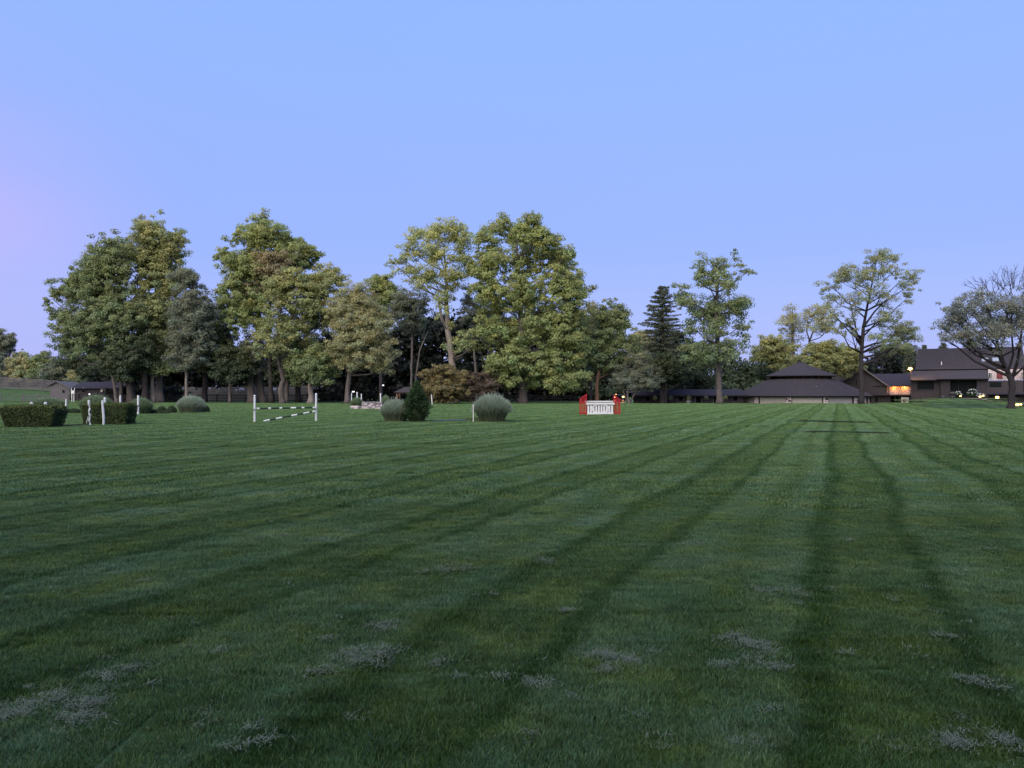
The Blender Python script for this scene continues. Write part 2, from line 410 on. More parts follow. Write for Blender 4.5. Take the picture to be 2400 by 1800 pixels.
def battens(th, parent, x0, x1, y, z0, z1f, mat, step=.42, w=.06, d=.05):
    """vertical siding battens on a wall facing the camera; z1f(x) gives the top"""
    mb = MB(); x = x0 + step / 2
    while x < x1:
        z1 = z1f(x)
        if z1 > z0 + .1: mb.box((x, y - d / 2, (z0 + z1) / 2), (w, d, z1 - z0))
        x += step
    mb.part('batten', mat, th, parent, kind='stuff')
def stones(mb, x0, x1, y, z0, z1, s=.34, dep=.10, fx=None):
    """irregular facing stones on a plane facing -Y; fx maps (a, y) to world xy"""
    z = z0
    while z < z1 - .08:
        h = s * random.uniform(.55, 1.0); x = x0
        h = min(h, z1 - z)
        while x < x1 - .06:
            w = min(s * random.uniform(.7, 1.6), x1 - x)
            dd = dep * random.uniform(.5, 1.3)
            a, b = x + w * .5, z + h * .5
            if fx: c = fx(a, y - dd * .3); mb.box((c[0], c[1], b), (w * .88, dd, h * .86), c[2], .8)
            else: mb.box((a, y - dd * .3, b), (w * .88, dd, h * .86), 0)
            x += w
        z += h

def round_barn():
    cx, cy = PX(1876, 137), 137.0; g = -1.35
    th = thing('round_barn', 'low twelve-sided barn with two-tiered shingle roof and stone piers', 'barn', (cx, cy, g))
    N = 12
    def ring(r, z): return [Vector((cx + r * math.sin(2 * math.pi * k / N), cy - r * math.cos(2 * math.pi * k / N), z)) for k in range(N)]
    Rw, ze = 10.9, 1.20
    a, b = ring(Rw, g), ring(Rw, ze + .25)
    for k in range(N):
        j = (k + 1) % N
        MB().prism([a[k], a[j], b[j], b[k]], (Vector((cx, cy, 0)) - (a[k] + a[j]) / 2).xy.to_3d().normalized() * .25).part('wall', M['stucco'], th)
        # stone pier at each corner
        ang = 2 * math.pi * k / N
        def fx(t, y, ang=ang):
            r = Rw + .12 - y
            return (cx + r * math.sin(ang) + t * math.cos(ang), cy - r * math.cos(ang) + t * math.sin(ang), ang)
        if math.cos(ang) > -.2:
            pm = MB(); c = fx(0, .1); pm.box((c[0], c[1], (g + ze) / 2), (.98, .34, ze - g), ang); p = pm.part('pier', M['mortar'], th)
            sm = MB(); stones(sm, -.46, .46, 0.0, g, ze, .34, .16, fx); sm.part('facing_stone', M['stone_light'], th, p, kind='stuff')
    e, t = ring(11.8, ze), ring(5.5, 4.15)
    lo = MB()
    for k in range(N): lo.slab(e[k], e[(k + 1) % N], t[(k + 1) % N], t[k], .16)
    lower = lo.part('lower_roof', M['shingle'], th)
    # eave board
    f0, f1 = ring(11.82, ze - .16), ring(11.82, ze - .02); eb = MB()
    for k in range(N): eb.prism([f0[k], f0[(k + 1) % N], f1[(k + 1) % N], f1[k]], (Vector((cx, cy, 0)) - f0[k]).xy.to_3d().normalized() * .08)
    eb.part('fascia', M['void'], th, lower)
    # courses of shingles as thin raised rows
    rw = MB()
    for i in range(1, 15):
        q = i / 15; r0 = 11.8 + (5.5 - 11.8) * q; z0 = ze + (4.15 - ze) * q
        A, B = ring(r0 + .02, z0 + .01), ring(r0 - .22, z0 + .15)
        for k in range(N):
            if math.cos(2 * math.pi * (k + .5) / N) > -.1: rw.add([A[k], A[(k + 1) % N], B[(k + 1) % N], B[k]], [(0, 1, 2, 3)])
    rw.part('shingle_course', M['shingle'], th, lower, kind='stuff')
    c0, c1 = ring(5.1, 4.05), ring(5.1, 4.75)
    cl = MB()
    for k in range(N): cl.add([c0[k], c0[(k + 1) % N], c1[(k + 1) % N], c1[k]], [(0, 1, 2, 3)])
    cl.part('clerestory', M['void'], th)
    for k in range(N):
        if math.cos(2 * math.pi * k / N) > -.2:
            for (dk) in (0, .5):
                ang = 2 * math.pi * (k + dk) / N; r = 5.16
                if dk: r *= math.cos(math.pi / N)
                MB().box((cx + r * math.sin(ang), cy - r * math.cos(ang), 4.42), (.16, .12, .6), ang).part('clerestory_post', M['brown_siding'], th)
    u, ap = ring(6.2, 4.7), ring(.5, 7.0)
    up = MB()
    for k in range(N): up.slab(u[k], u[(k + 1) % N], ap[(k + 1) % N], ap[k], .14)
    ur = up.part('upper_roof', M['shingle'], th)
    MB().lathe((cx, cy, 6.95), [(.6, 0), (.55, .12), (.1, .3)], 12).part('roof_cap', M['shingle_dark'], th, ur)
    MB().lathe((cx - .5, cy - 8.4, 2.5), [(.07, 0), (.07, .35)], 8).part('vent_pipe', M['metal'], th, lower)
round_barn()

def stable_row():
    Y = 132.0; g = -1.3
    x0, x1 = PX(1486, Y), PX(1742, Y); ze, zr = 1.36, 2.32
    th = thing('stable_row', 'long low dark stable row with shingled overhang and half doors', 'stable', ((x0 + x1) / 2, Y + 2, g))
    opens = [(1512, 1524, 'w'), (1550, 1562, 'd'), (1589, 1602, 'w'), (1630, 1644, 'd'), (1672, 1683, 'd'), (1717, 1730, 'w')]
    xs = x0; wz = .35
    for (a, b, k) in opens:
        xa, xb = PX(a, Y), PX(b, Y)
        MB().box(((xs + xa) / 2, Y + .1, (g + ze) / 2), (xa - xs, .2, ze - g)).part('wall_panel', M['dark_siding'], th)
        battens(th, None, xs, xa, Y, g, lambda x: ze - .05, M['dark_siding'], .5)
        if k == 'w': MB().box(((xa + xb) / 2, Y + .1, (g + wz) / 2), (xb - xa, .2, wz - g)).part('wall_panel', M['dark_siding'], th)
        else:
            d = MB().box(((xa + xb) / 2, Y + .14, (g + .1) / 2), (xb - xa - .04, .08, .1 - g - .1)).part('half_door', M['dark_red'] if a == 1550 else M['black_wood'], th)
            c = MB(); hx = (xb - xa) / 2 - .08; mx = (xa + xb) / 2
            c.beam((mx - hx, Y + .07, g + .15), (mx + hx, Y + .07, -.05), .04, .09); c.beam((mx + hx, Y + .03, g + .15), (mx - hx, Y + .03, -.05), .04, .09)
            c.part('cross_brace', M['dark_siding'], th, d)
        for s in (xa, xb): MB().box((s, Y - .03, (g + ze) / 2 if k == 'd' else (wz + ze) / 2), (.1, .1, (ze - g) if k == 'd' else ze - wz)).part('jamb', M['grey_wood'], th)
        xs = xb
    MB().box(((xs + x1) / 2, Y + .1, (g + ze) / 2), (x1 - xs, .2, ze - g)).part('wall_panel', M['dark_siding'], th)
    battens(th, None, xs, x1, Y, g, lambda x: ze - .05, M['dark_siding'], .5)
    MB().box(((x0 + x1) / 2, Y + .6, (g + ze) / 2), (x1 - x0, .15, ze - g)).part('dark_panel', M['void'], th)  # near-black panel close behind the openings, painted for the unlit stalls
    r = MB().slab((x0 - .5, Y - 1.1, ze - .05), (x1 + .3, Y - 1.1, ze - .05), (x1 + .3, Y + 2, zr), (x0 - .5, Y + 2, zr), .12)
    r.slab((x1 + .3, Y + 5, ze), (x0 - .5, Y + 5, ze), (x0 - .5, Y + 2.02, zr), (x1 + .3, Y + 2.02, zr), .12)
    ro = r.part('roof', M['shingle_dark'], th)
    MB().box(((x0 + x1) / 2, Y - 1.13, ze - .17), (x1 - x0 + .8, .06, .2)).part('fascia', M['black_wood'], th, ro)
    for px in (1535, 1572, 1614, 1655, 1700):
        x = PX(px, Y - .8)
        MB().box((x, Y - .95, (g + ze - .2) / 2), (.14, .14, ze - .2 - g)).part('post', M['dark_siding'], th)
stable_row()

def connecting_wing():
    TH, PX, PZ, gz, put = frame(2070)
    Y = 144.0 / math.cos(TH)
    g = -1.3
    th = thing('gabled_barn', 'tall gabled barn of grey-brown vertical boards behind the hickory trunk', 'barn', (PX(2018, Y), Y, g))
    ax, az = PX(2020, Y), PZ(859, Y); rx, rz = PX(2086, Y), PZ(906, Y); lx = 2 * ax - rx; zb = PZ(924, Y)
    wx0, wx1 = lx + .5, rx - .55
    def top(x): return az - .25 - abs(x - ax) * (az - rz) / (rx - ax)
    MB().prism([(wx0, Y, g), (wx1, Y, g), (wx1, Y, top(wx1)), (ax, Y, top(ax)), (wx0, Y, top(wx0))], (0, .25, 0)).part('front_wall', M['gable_siding'], th)
    battens(th, None, wx0, wx1, Y, zb + .1, lambda x: top(x) - .05, M['gable_siding'], .4, .07, .06)
    MB().box((wx1 - .1, Y + 6, (g + rz) / 2), (.2, 11.5, rz - g)).part('side_wall', M['gable_siding'], th)
    r = MB()
    r.slab((rx, Y - .5, rz), (rx, Y + 13, rz), (ax, Y + 13, az), (ax, Y - .5, az), .14)
    r.slab((lx, Y + 13, rz), (lx, Y - .5, rz), (ax - .001, Y - .5, az), (ax - .001, Y + 13, az), .14)
    ro = r.part('roof', M['shingle'], th)
    MB().beam((ax, Y - .53, az - .13), (rx, Y - .53, rz - .13), .05, .26).part('barge_board', M['grey_wood'], th, ro)
    MB().beam((ax, Y - .53, az - .13), (lx, Y - .53, rz - .13), .05, .26).part('barge_board', M['grey_wood'], th, ro)
    xw = PX(2008, Y)
    w = MB().box((xw, Y - .05, (PZ(887, Y) + PZ(903, Y)) / 2), (.34, .1, PZ(887, Y) - PZ(903, Y))).part('loft_window', M['grey_wood'], th)
    MB().box((xw, Y - .08, (PZ(887, Y) + PZ(903, Y)) / 2), (.24, .1, PZ(887, Y) - PZ(903, Y) - .12)).part('pane', M['glass'], th, w)
    # pent roof and lower storey
    zp = PZ(925, Y - 1)
    p = MB().slab((PX(2022, Y), Y - 1.6, zp - .05), (PX(2086, Y), Y - 1.6, zp - .05), (PX(2086, Y), Y - .1, zp + .22), (PX(2022, Y), Y - .1, zp + .22), .1).part('pent_roof', M['shingle_dark'], th)
    MB().box((PX(2085, Y) - 1.9, Y - .6, (g + zp - .1) / 2), (4.0, .2, zp - .1 - g)).part('lower_wall', M['brown_siding'], th)
    for a, b in ((2032, 2044), (2049, 2060)):
        zm = (PZ(929, Y) + PZ(943, Y)) / 2; hh = PZ(929, Y) - PZ(943, Y)
        w = MB().box(((PX(a, Y) + PX(b, Y)) / 2, Y - .73, zm), (PX(b, Y) - PX(a, Y), .08, hh)).part('lower_window', M['grey_wood'], th)
        MB().box(((PX(a, Y) + PX(b, Y)) / 2, Y - .76, zm), (PX(b, Y) - PX(a, Y) - .12, .06, hh - .12)).part('pane', M['glass'], th, w)
    ch = MB().box((PX(1963, Y), Y + 1.5, (PZ(874, Y) + PZ(892, Y)) / 2), (PX(1977, Y) - PX(1947, Y), 1.2, PZ(874, Y) - PZ(892, Y))).part('dormer_box', M['grey_wood'], th)
    MB().box((PX(1963, Y), Y + 1.5, PZ(874, Y) + .05), (PX(1978, Y) - PX(1946, Y), 1.35, .1)).part('dormer_cap', M['metal'], th, ch)

    # low link with the warm-lit stone wall
    Y2 = Y + .6
    t2 = thing('link_building', 'low link with dark shingle roof and lamplit fieldstone wall', 'building', (PX(2110, Y2), Y2, g))
    x0, x1 = PX(2070, Y2), PX(2140, Y2)
    ze, zr = PZ(904, Y2 - .8), PZ(876, Y2 + 4)
    MB().slab((PX(2046, Y2), Y2 - .8, ze), (x1 + 3, Y2 - .8, ze), (x1 + 3, Y2 + 4, zr), (PX(2046, Y2), Y2 + 4, zr), .14).part('roof', M['shingle_dark'], t2)
    za = PZ(925, Y2)
    w = MB().box(((x0 + x1) / 2, Y2 + .2, (za + ze) / 2), (x1 - x0, .3, ze - za)).part('stone_wall', M['mortar'], t2)
    sm = MB(); stones(sm, x0, x1, Y2 + .05, za, ze, .3, .14); sm.part('facing_stone', M['stone_light'], t2, w, kind='stuff')
    for px in (2077, 2083): MB().box((PX(px, Y2), Y2 - .35, (za + ze) / 2), (.18, .18, ze - za)).part('post', M['grey_wood'], t2)
    MB().slab((PX(2072, Y2), Y2 - 1.5, za - .1), (x1, Y2 - 1.5, za - .1), (x1, Y2, za + .06), (PX(2072, Y2), Y2, za + .06), .12).part('pent_roof', M['black_wood'], t2)
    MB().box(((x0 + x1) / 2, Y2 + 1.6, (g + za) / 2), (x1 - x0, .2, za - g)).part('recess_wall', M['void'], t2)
    for px in (2087, 2098, 2107): MB().box((PX(px, Y2), Y2 - 1.3, (g + za) / 2), (.14, .14, za - g - .05)).part('carport_post', M['black_wood'], t2)
    lp = MB().lathe((PX(2120, Y2), Y2 - .35, ze - .32), [(.05, .14), (.12, .05), (.1, 0)], 10).part('wall_lamp', M['garden_lamp'], t2)
    for px in (2096, 2120): lights('wall_lamp_light', (PX(px, Y2), Y2 - .55, ze - .45), 60, (1, .36, .07), .08, t2)
    # heat pump and stone ledge in front
    Y3 = Y - 5.0; g3 = gz(PX(2120, Y3), Y3)
    xa, xb = PX(2112, Y3), PX(2130, Y3); zt = PZ(931, Y3); zl = PZ(946, Y3)
    ac = thing('heat_pump', 'cream outdoor heat pump with round fan grille on a stone ledge', 'heat pump', ((xa + xb) / 2, Y3, zl))
    MB().box(((xa + xb) / 2, Y3 + .2, (zt + zl) / 2), (xb - xa, .4, zt - zl)).part('case', M['cream_metal'], ac)
    def disc(r, y, m, nm, par=None, x=(xa + xb) / 2 - .12):
        mb = MB(); zc = (zt + zl) / 2
        mb.prism([(x + r * math.cos(a), y, zc + r * math.sin(a)) for a in np.linspace(0, 2 * math.pi, 20, endpoint=False)], (0, .05, 0)); return mb.part(nm, m, ac, par)
    d = disc(.26, Y3 - .03, M['rubber'], 'fan_opening'); disc(.10, Y3 - .06, M['cream_metal'], 'fan_hub', d)
    lw = MB().box((PX(2112, Y3), Y3 + .25, (g3 - .3 + zl) / 2), (PX(2142, Y3) - PX(2082, Y3), 1.0, zl - g3 + .3))
    lt = thing('stone_ledge', 'low grey stone ledge carrying the heat pump', 'ledge', (PX(2112, Y3), Y3, g3))
    core = lw.part('core', M['mortar'], lt); sm = MB(); stones(sm, PX(2082, Y3), PX(2142, Y3), Y3 - .26, g3 - .25, zl, .3, .12); sm.part('facing_stone', M['stone_grey'], lt, kind='stuff')
    put(th, t2, ac, lt)
connecting_wing()

def house():
    TH, PX, PZ, gz, put = frame(2200)
    Y = 127.0 / math.cos(TH); g = .2
    th = thing('house', 'brown board-sided house with steep shingle roof, skylights and lower lean-to roof', 'house', (PX(2250, Y), Y + 4, g))
    x0, x1 = PX(2134, Y), PX(2392, Y)
    z1, z2, z3 = PZ(890, Y - .6), PZ(866, Y + 3), PZ(817, Y + 9)
    def wall(a, b, y, za, zb, nm='wall', m='brown_siding', bat=True):
        MB().box(((PX(a, y) + PX(b, y)) / 2, y + .12, (za + zb) / 2), (PX(b, y) - PX(a, y), .24, zb - za)).part(nm, M[m], th)
        if bat: battens(th, None, PX(a, y), PX(b, y), y, za, lambda x: zb - .05, M[m], .34, .05, .04)
    wall(2136, 2149, Y, g, z1); wall(2190, 2205, Y, g, z1)
    zw0, zw1 = PZ(914, Y), PZ(892, Y)
    wall(2149, 2190, Y, g, zw0); MB().box(((PX(2149, Y) + PX(2190, Y)) / 2, Y + .12, (zw1 + z1) / 2), (PX(2190, Y) - PX(2149, Y), .24, max(.05, z1 - zw1))).part('lintel', M['brown_siding'], th)
    gl = MB().box(((PX(2149, Y) + PX(2190, Y)) / 2, Y + .2, (zw0 + zw1) / 2), (PX(2190, Y) - PX(2149, Y), .05, zw1 - zw0)).part('picture_window', M['glass'], th)
    fr = MB()
    for px in (2149, 2190): fr.box((PX(px, Y), Y - .02, (zw0 + zw1) / 2), (.12, .16, zw1 - zw0 + .12))
    for z in (zw0, zw1): fr.box(((PX(2149, Y) + PX(2190, Y)) / 2, Y - .03, z), (PX(2190, Y) - PX(2149, Y), .14, .12))
    fr.part('frame', M['dark_siding'], th, gl)
    wall(2205, 2227, Y - .5, g, PZ(889, Y - .5)); wall(2290, 2316, Y - .5, g, PZ(887, Y - .5))
    zt = PZ(886, Y - .5)
    pg = MB().box(((PX(2227, Y) + PX(2290, Y)) / 2, Y + .6, (g + zt) / 2), (PX(2290, Y) - PX(2227, Y), .1, zt - g)).part('porch_glazing', M['glass'], th)
    for px in (2227, 2247, 2269, 2289): MB().box((PX(px, Y), Y + .5, (g + zt) / 2), (.1, .12, zt - g)).part('mullion', M['black_wood'], th, pg)
    # lean-to roof
    r = MB().slab((x0, Y - .7, z1), (PX(2196, Y), Y - .7, z1), (PX(2196, Y), Y + 3, z2), (x0, Y + 3, z2), .14)
    r.slab((PX(2196, Y) + .003, Y - 1.1, z1 + .12), (PX(2317, Y), Y - 1.1, z1 + .12), (PX(2317, Y), Y + 3, z2 + .003), (PX(2196, Y) + .003, Y + 3, z2 + .003), .14)
    lt = r.part('lean_to_roof', M['shingle'], th)
    MB().box(((x0 + PX(2196, Y)) / 2, Y - .74, z1 - .1), (PX(2196, Y) - x0, .06, .2)).part('gutter', M['void'], th, lt)
    MB().box(((PX(2317, Y) + PX(2196, Y)) / 2, Y - 1.14, z1 + .02), (PX(2317, Y) - PX(2196, Y), .06, .2)).part('gutter', M['void'], th, lt)
    # main roof
    xr0 = PX(2146, Y + 4)
    MB().slab((xr0, Y + 2.6, z2 + .05), (x1 + 1, Y + 2.6, z2 + .05), (x1 + 1, Y + 9, z3), (xr0 + .3, Y + 9, z3), .16).part('main_roof', M['shingle'], th)
    mr = MB().slab((x1 + 1, Y + 16, z2), (xr0, Y + 16, z2), (xr0 + .3, Y + 9.02, z3), (x1 + 1, Y + 9.02, z3), .16).part('rear_roof', M['shingle'], th)
    MB().box(((xr0 + x1) / 2, Y + 2.55, z2 - .06), (x1 + 1 - xr0, .06, .16)).part('eave_board', M['void'], th)
    rw = MB(); n = Vector((0, -(z3 - z2), 6.4)).normalized()
    for i in range(1, 20):
        q = i / 20; a = Vector((xr0 + .1, Y + 2.6 + 6.4 * q, z2 + .05 + (z3 - z2) * q)); b = Vector((x1 + .9, a.y, a.z)); s = Vector((0, 6.4, z3 - z2)).normalized() * .28
        rw.add([a + n * .035, b + n * .035, b + s + n * .004, a + s + n * .004], [(0, 1, 2, 3)])
    rw.part('shingle_course', M['shingle'], th, kind='stuff')
    def on_roof(px, py):
        for k in range(200):
            q = k / 200; y = Y + 2.6 + 6.4 * q; z = z2 + .05 + (z3 - z2) * q
            if PZ(py, y) <= z: return Vector((PX(px, y), y, z))
        return Vector((PX(px, Y + 6), Y + 6, z2 + 1.5))
    sl = Vector((0, 6.4, z3 - z2)).normalized()
    for px in (2309, 2334):
        c = on_roof(px, 846) + n * .10
        f = MB(); a = c - sl * .62 - Vector((.48, 0, 0)); f.slab(a, a + Vector((.96, 0, 0)), a + Vector((.96, 0, 0)) + sl * 1.24, a + sl * 1.24, .14); fo = f.part('skylight', M['metal'], th)
        a = c + n * .02 - sl * .54 - Vector((.40, 0, 0)); MB().slab(a, a + Vector((.80, 0, 0)), a + Vector((.80, 0, 0)) + sl * 1.08, a + sl * 1.08, .05).part('glass', M['skylight'], th, fo)
    c = on_roof(2207, 855); MB().lathe(c - Vector((0, 0, .1)), [(.07, 0), (.07, .62)], 10).part('vent_pipe', M['white'], th)
    # left gable end and back
    MB().prism([(xr0 + .3, Y + 2.7, g), (xr0 + .3, Y + 15.5, g), (xr0 + .3, Y + 15.5, z2 - .1), (xr0 + .3, Y + 9, z3 - .25), (xr0 + .3, Y + 2.7, z2 - .1)], (.25, 0, 0)).part('gable_wall', M['brown_siding'], th)
    MB().box((PX(2137, Y) , Y + 1.6, (g + z1) / 2), (.22, 3.0, z1 - g)).part('end_wall', M['brown_siding'], th)
    # right wing: stone upper wall, balcony, dark base
    Yr = Y + 1.5
    zs0, zs1 = PZ(892, Yr), z2 - .12
    st = MB().box(((PX(2316, Yr) + PX(2398, Yr)) / 2, Yr + .2, (zs0 + zs1) / 2), (PX(2398, Yr) - PX(2316, Yr), .3, zs1 - zs0)).part('stone_wall', M['mortar'], th)
    sm = MB(); stones(sm, PX(2316, Yr), PX(2398, Yr), Yr + .05, zs0, zs1, .26, .12); sm.part('facing_stone', M['stone_light'], th, st, kind='stuff')
    rwz = (PZ(874, Yr) + PZ(889, Yr)) / 2
    rwin = MB().box((PX(2343, Yr), Yr - .1, rwz), (.78, .12, .95)).part('red_shutter', M['dark_red'], th)
    wwin = MB().box((PX(2321, Yr), Yr - .1, (PZ(873, Yr) + PZ(889, Yr)) / 2), (.5, .12, 1.0)).part('sash_window', M['white'], th)
    for dx in (-.11, .11): MB().box((PX(2321, Yr) + dx, Yr - .15, (PZ(873, Yr) + PZ(889, Yr)) / 2), (.16, .08, .84)).part('pane', M['glass'], th, wwin)
    MB().box(((PX(2314, Y) + PX(2398, Y)) / 2, Y + .4, (PZ(893, Y) + PZ(922, Y)) / 2), (PX(2398, Y) - PX(2314, Y), 1.6, PZ(893, Y) - PZ(922, Y))).part('upper_bay', M['dark_siding'], th)
    bw = MB().box((PX(2333, Y), Y - .42, PZ(902, Y)), (1.6, .06, .8)).part('bay_window', M['glass'], th)
    MB().slab((PX(2313, Y), Y - 1.4, PZ(923, Y)), (PX(2400, Y) + 4, Y - 1.4, PZ(923, Y)), (PX(2400, Y) + 4, Y - .3, PZ(919, Y)), (PX(2313, Y), Y - .3, PZ(919, Y)), .12).part('pent_roof', M['shingle_dark'], th)
    MB().box(((PX(2314, Y) + PX(2400, Y)) / 2 + 2, Y + .3, (PZ(923, Y) - .3) / 2), (PX(2400, Y) - PX(2314, Y) + 4, .3, PZ(923, Y) + .2)).part('base_wall', M['dark_siding'], th)
    MB().box((PX(2400, Y) + 2.2, Y + .6, 2.6), (4.4, 1.4, 5.0)).part('side_wing', M['dark_siding'], th)
    MB().box(((PX(2248, Y) + PX(2290, Y)) / 2, Y - 1.2, g + .25), (PX(2272, Y) - PX(2246, Y), 1.2, .5)).part('porch_step', M['stone_grey'], th)
    # corner lamp on its bracket
    lx, ly, lz = PX(2134, Y - 1.2), Y - 1.2, PZ(864, Y - 1.2)
    la = thing('corner_lamp', 'glowing amber lamp on a slim pole at the house corner', 'lamp', (lx, ly, .3))
    MB().tube([(lx, ly, gz(lx, ly)), (lx, ly, lz - .2)], [.045, .04], 8).part('pole', M['black_wood'], la)
    MB().lathe((lx, ly, lz - .24), [(.10, 0), (.16, .06), (.08, .1)], 12).part('lamp_base', M['black_wood'], la)
    MB().lathe((lx, ly, lz - .17), [(.06, -.04), (.26, .08), (.32, .22), (.25, .38), (.06, .46)], 14).part('globe', M['lamp'], la, smooth=True)
    lights('corner_lamp_light', (lx - .1, ly - .4, lz + .02), 900, (1, .55, .18), .2, la)
    put(th, la)
house()

# garden lamps, flowers, planters by the house
def bollard_lamp(px, py, Y, label, h=.45, s=1.0, e=10):
    x = PX(px, Y); g0 = gz(x, Y); zt = max(PZ(py, Y), g0 + .3)
    t = thing('garden_lamp', label, 'lamp', (x, Y, g0), 'low lamps along the garden path')
    MB().tube([(x, Y, g0 - .05), (x, Y, zt)], [.03, .03], 6).part('stake', M['black_wood'], t)
    MB().lathe((x, Y, zt), [(.06 * s, 0), (.13 * s, .03), (.13 * s, .16 * s), (.05, .2 * s)], 10).part('lens', M['garden_lamp'], t)
    MB().lathe((x, Y, zt + .2 * s), [(.2 * s, 0), (.03, .08)], 10).part('cap', M['black_wood'], t)
    lights('garden_lamp_light', (x, Y - .3, zt + .1), e, (1, .55, .2), .08, t)
bollard_lamp(2251, 931, 115, 'warm garden lamp at the head of the brick path by the flower pots')
bollard_lamp(2297, 934, 113, 'warm garden lamp among the white flowers right of the path', s=1.2)
bollard_lamp(2304, 929, 116, 'small warm lamp between the white flowers and the house base')
bollard_lamp(2337, 934, 113, 'large warm lamp glowing against the dark base wall of the house', s=1.8, e=30)
bollard_lamp(2384, 955, 80, 'low warm lamp at the drive edge beside the ash trunk', s=1.2)
bollard_lamp(2392, 954, 83, 'small warm lamp further up the drive behind the ash trunk', s=.9, e=6)

def leaf_cloud(P, Nn, size, rng, asp=.55, jit=.75):
    """diamond leaves at points P facing roughly along Nn; returns verts, quads"""
    n = len(P)
    N_ = Nn + rng.normal(0, jit, (n, 3)); N_ /= np.linalg.norm(N_, axis=1, keepdims=True) + 1e-9
    a = np.cross(N_, rng.normal(0, 1, (n, 3))); a /= np.linalg.norm(a, axis=1, keepdims=True) + 1e-9
    b = np.cross(N_, a)
    s = np.broadcast_to(np.asarray(size), (n,)) * rng.uniform(.65, 1.35, n)
    s = s[:, None]
    v = np.stack([P + a * s * .55, P - a * s * .45 + b * s * asp * .5, P - a * s * .45 - b * s * asp * .5], 1).reshape(-1, 3)
    q = np.arange(3 * n).reshape(n, 3)
    return v, q
def rep4(c): return np.repeat(c, 3, axis=0)
def rgba(c): return np.concatenate([c, np.ones((len(c), 1))], 1)
def foliage(name, P, Nn, size, mat, th, rng, tint=None, asp=.6, jit=.75, parent=None):
    v, q = leaf_cloud(P, Nn, size, rng, asp, jit)
    if tint is None: tint = np.ones((len(P), 3)) * rng.uniform(.7, 1.3, (len(P), 1))
    me = np_mesh(name, v - np.array(th.loc), quads=q, tint=rgba(rep4(tint)))
    return mesh_obj(name, me, mat, parent or th.o)
def sphere_pts(n, rng):
    d = rng.normal(0, 1, (n, 3)); return d / np.linalg.norm(d, axis=1, keepdims=True)

def flower_pot(px, Y, w, h, label):
    rng = np.random.default_rng(int(px)); x = PX(px, Y); g0 = gz(x, Y)
    t = thing('flowering_shrub', label, 'shrub', (x, Y, g0), 'white flowers at the house door')
    d = sphere_pts(900, rng); P = d * np.array([w / 2, w / 2, h / 2]) * rng.uniform(.4, 1, (900, 1)) + np.array([x, Y, g0 + h * .48]); P[:, 2] = np.maximum(P[:, 2], g0 + .02)
    foliage('leaves', P, d, .16, LEAF['flower_leaf'], t, rng)
    k = 22; d2 = sphere_pts(k, rng); d2[:, 2] = np.abs(d2[:, 2]); d2[:, 1] = -np.abs(d2[:, 1]); mb = MB()
    for u in d2:
        c = Vector((x + u[0] * w * .5, Y + u[1] * w * .5, g0 + h * .5 + u[2] * h * .55)); r = random.uniform(.05, .11)
        mb.lathe(c, [(r * .4, -r * .7), (r, -r * .2), (r * .95, r * .3), (r * .3, r * .7)], 6)
    mb.part('blossom', M['petal'], t, kind='stuff')
flower_pot(2243, 119, 1.3, 1.1, 'white flowering shrub in front of the dark porch glass, beside the barrels')
flower_pot(2278, 118.5, 1.5, 1.4, 'large white flowering shrub right of the porch step')
flower_pot(2298, 117, 1.3, .9, 'low white flowering shrub spilling beside the lamplit path')
def barrel(px, Y, label, r=.33, h=.9):
    x = PX(px, Y); g0 = gz(x, Y); t = thing('planter_barrel', label, 'planter', (x, Y, g0), 'dark planters by the porch')
    MB().lathe((x, Y, g0), [(r * .8, 0), (r, h * .35), (r, h * .65), (r * .85, h)], 14).part('staves', M['black_wood'], t)
    for z in (.2, .75): MB().lathe((x, Y, g0 + h * z), [(r * 1.02, 0), (r * 1.02, .05)], 14).part('hoop', M['metal'], t)
barrel(2232, 118, 'dark barrel planter under the porch flowers', .4, 1.15); barrel(2210, 119, 'low dark tub against the boarded house wall', .38, .55)

# ------------------------------------------------------------------ jumps and posts on the lawn
def Gp(px, py):
    Y = CAM_H * F / (py - HOR)
    return Vector((PX(px, Y), Y, 0)), Y
def post_mesh(mb, x, y, z0, z1, r=.055, n=12, lean=(0, 0)):
    mb.tube([(x, y, z0 - .05), (x + lean[0] * .5, y + lean[1] * .5, (z0 + z1) / 2), (x + lean[0], y + lean[1], z1 - r * .8), (x + lean[0], y + lean[1], z1 - r * .25), (x + lean[0], y + lean[1], z1)], [r, r, r, r * .8, r * .25], n)
def white_post(px, Y, ytop, label, r=.06, lean=0.0, band=None, z0=None):
    x = PX(px, Y); g0 = gz(x, Y) if z0 is None else z0; z1 = PZ(ytop, Y)
    t = thing('jump_post', label, 'post', (x, Y, g0), 'white posts standing on the lawn')
    mb = MB(); post_mesh(mb, x, Y, g0, z1, r, lean=(lean, 0)); mb.part('shaft', M['white'], t, smooth=False)
    MB().lathe((x + lean, Y, z1 - r * .5), [(r * 1.05, -.03), (r * 1.05, .0), (r * .7, r * .55), (r * .1, r * .75)], 12).part('cap', M['white'], t)
    if band: MB().lathe((x, Y, PZ(band, Y)), [(r * 1.12, -.04), (r * 1.12, .04)], 12).part('bracket', M['black_paint'], t)
    return t
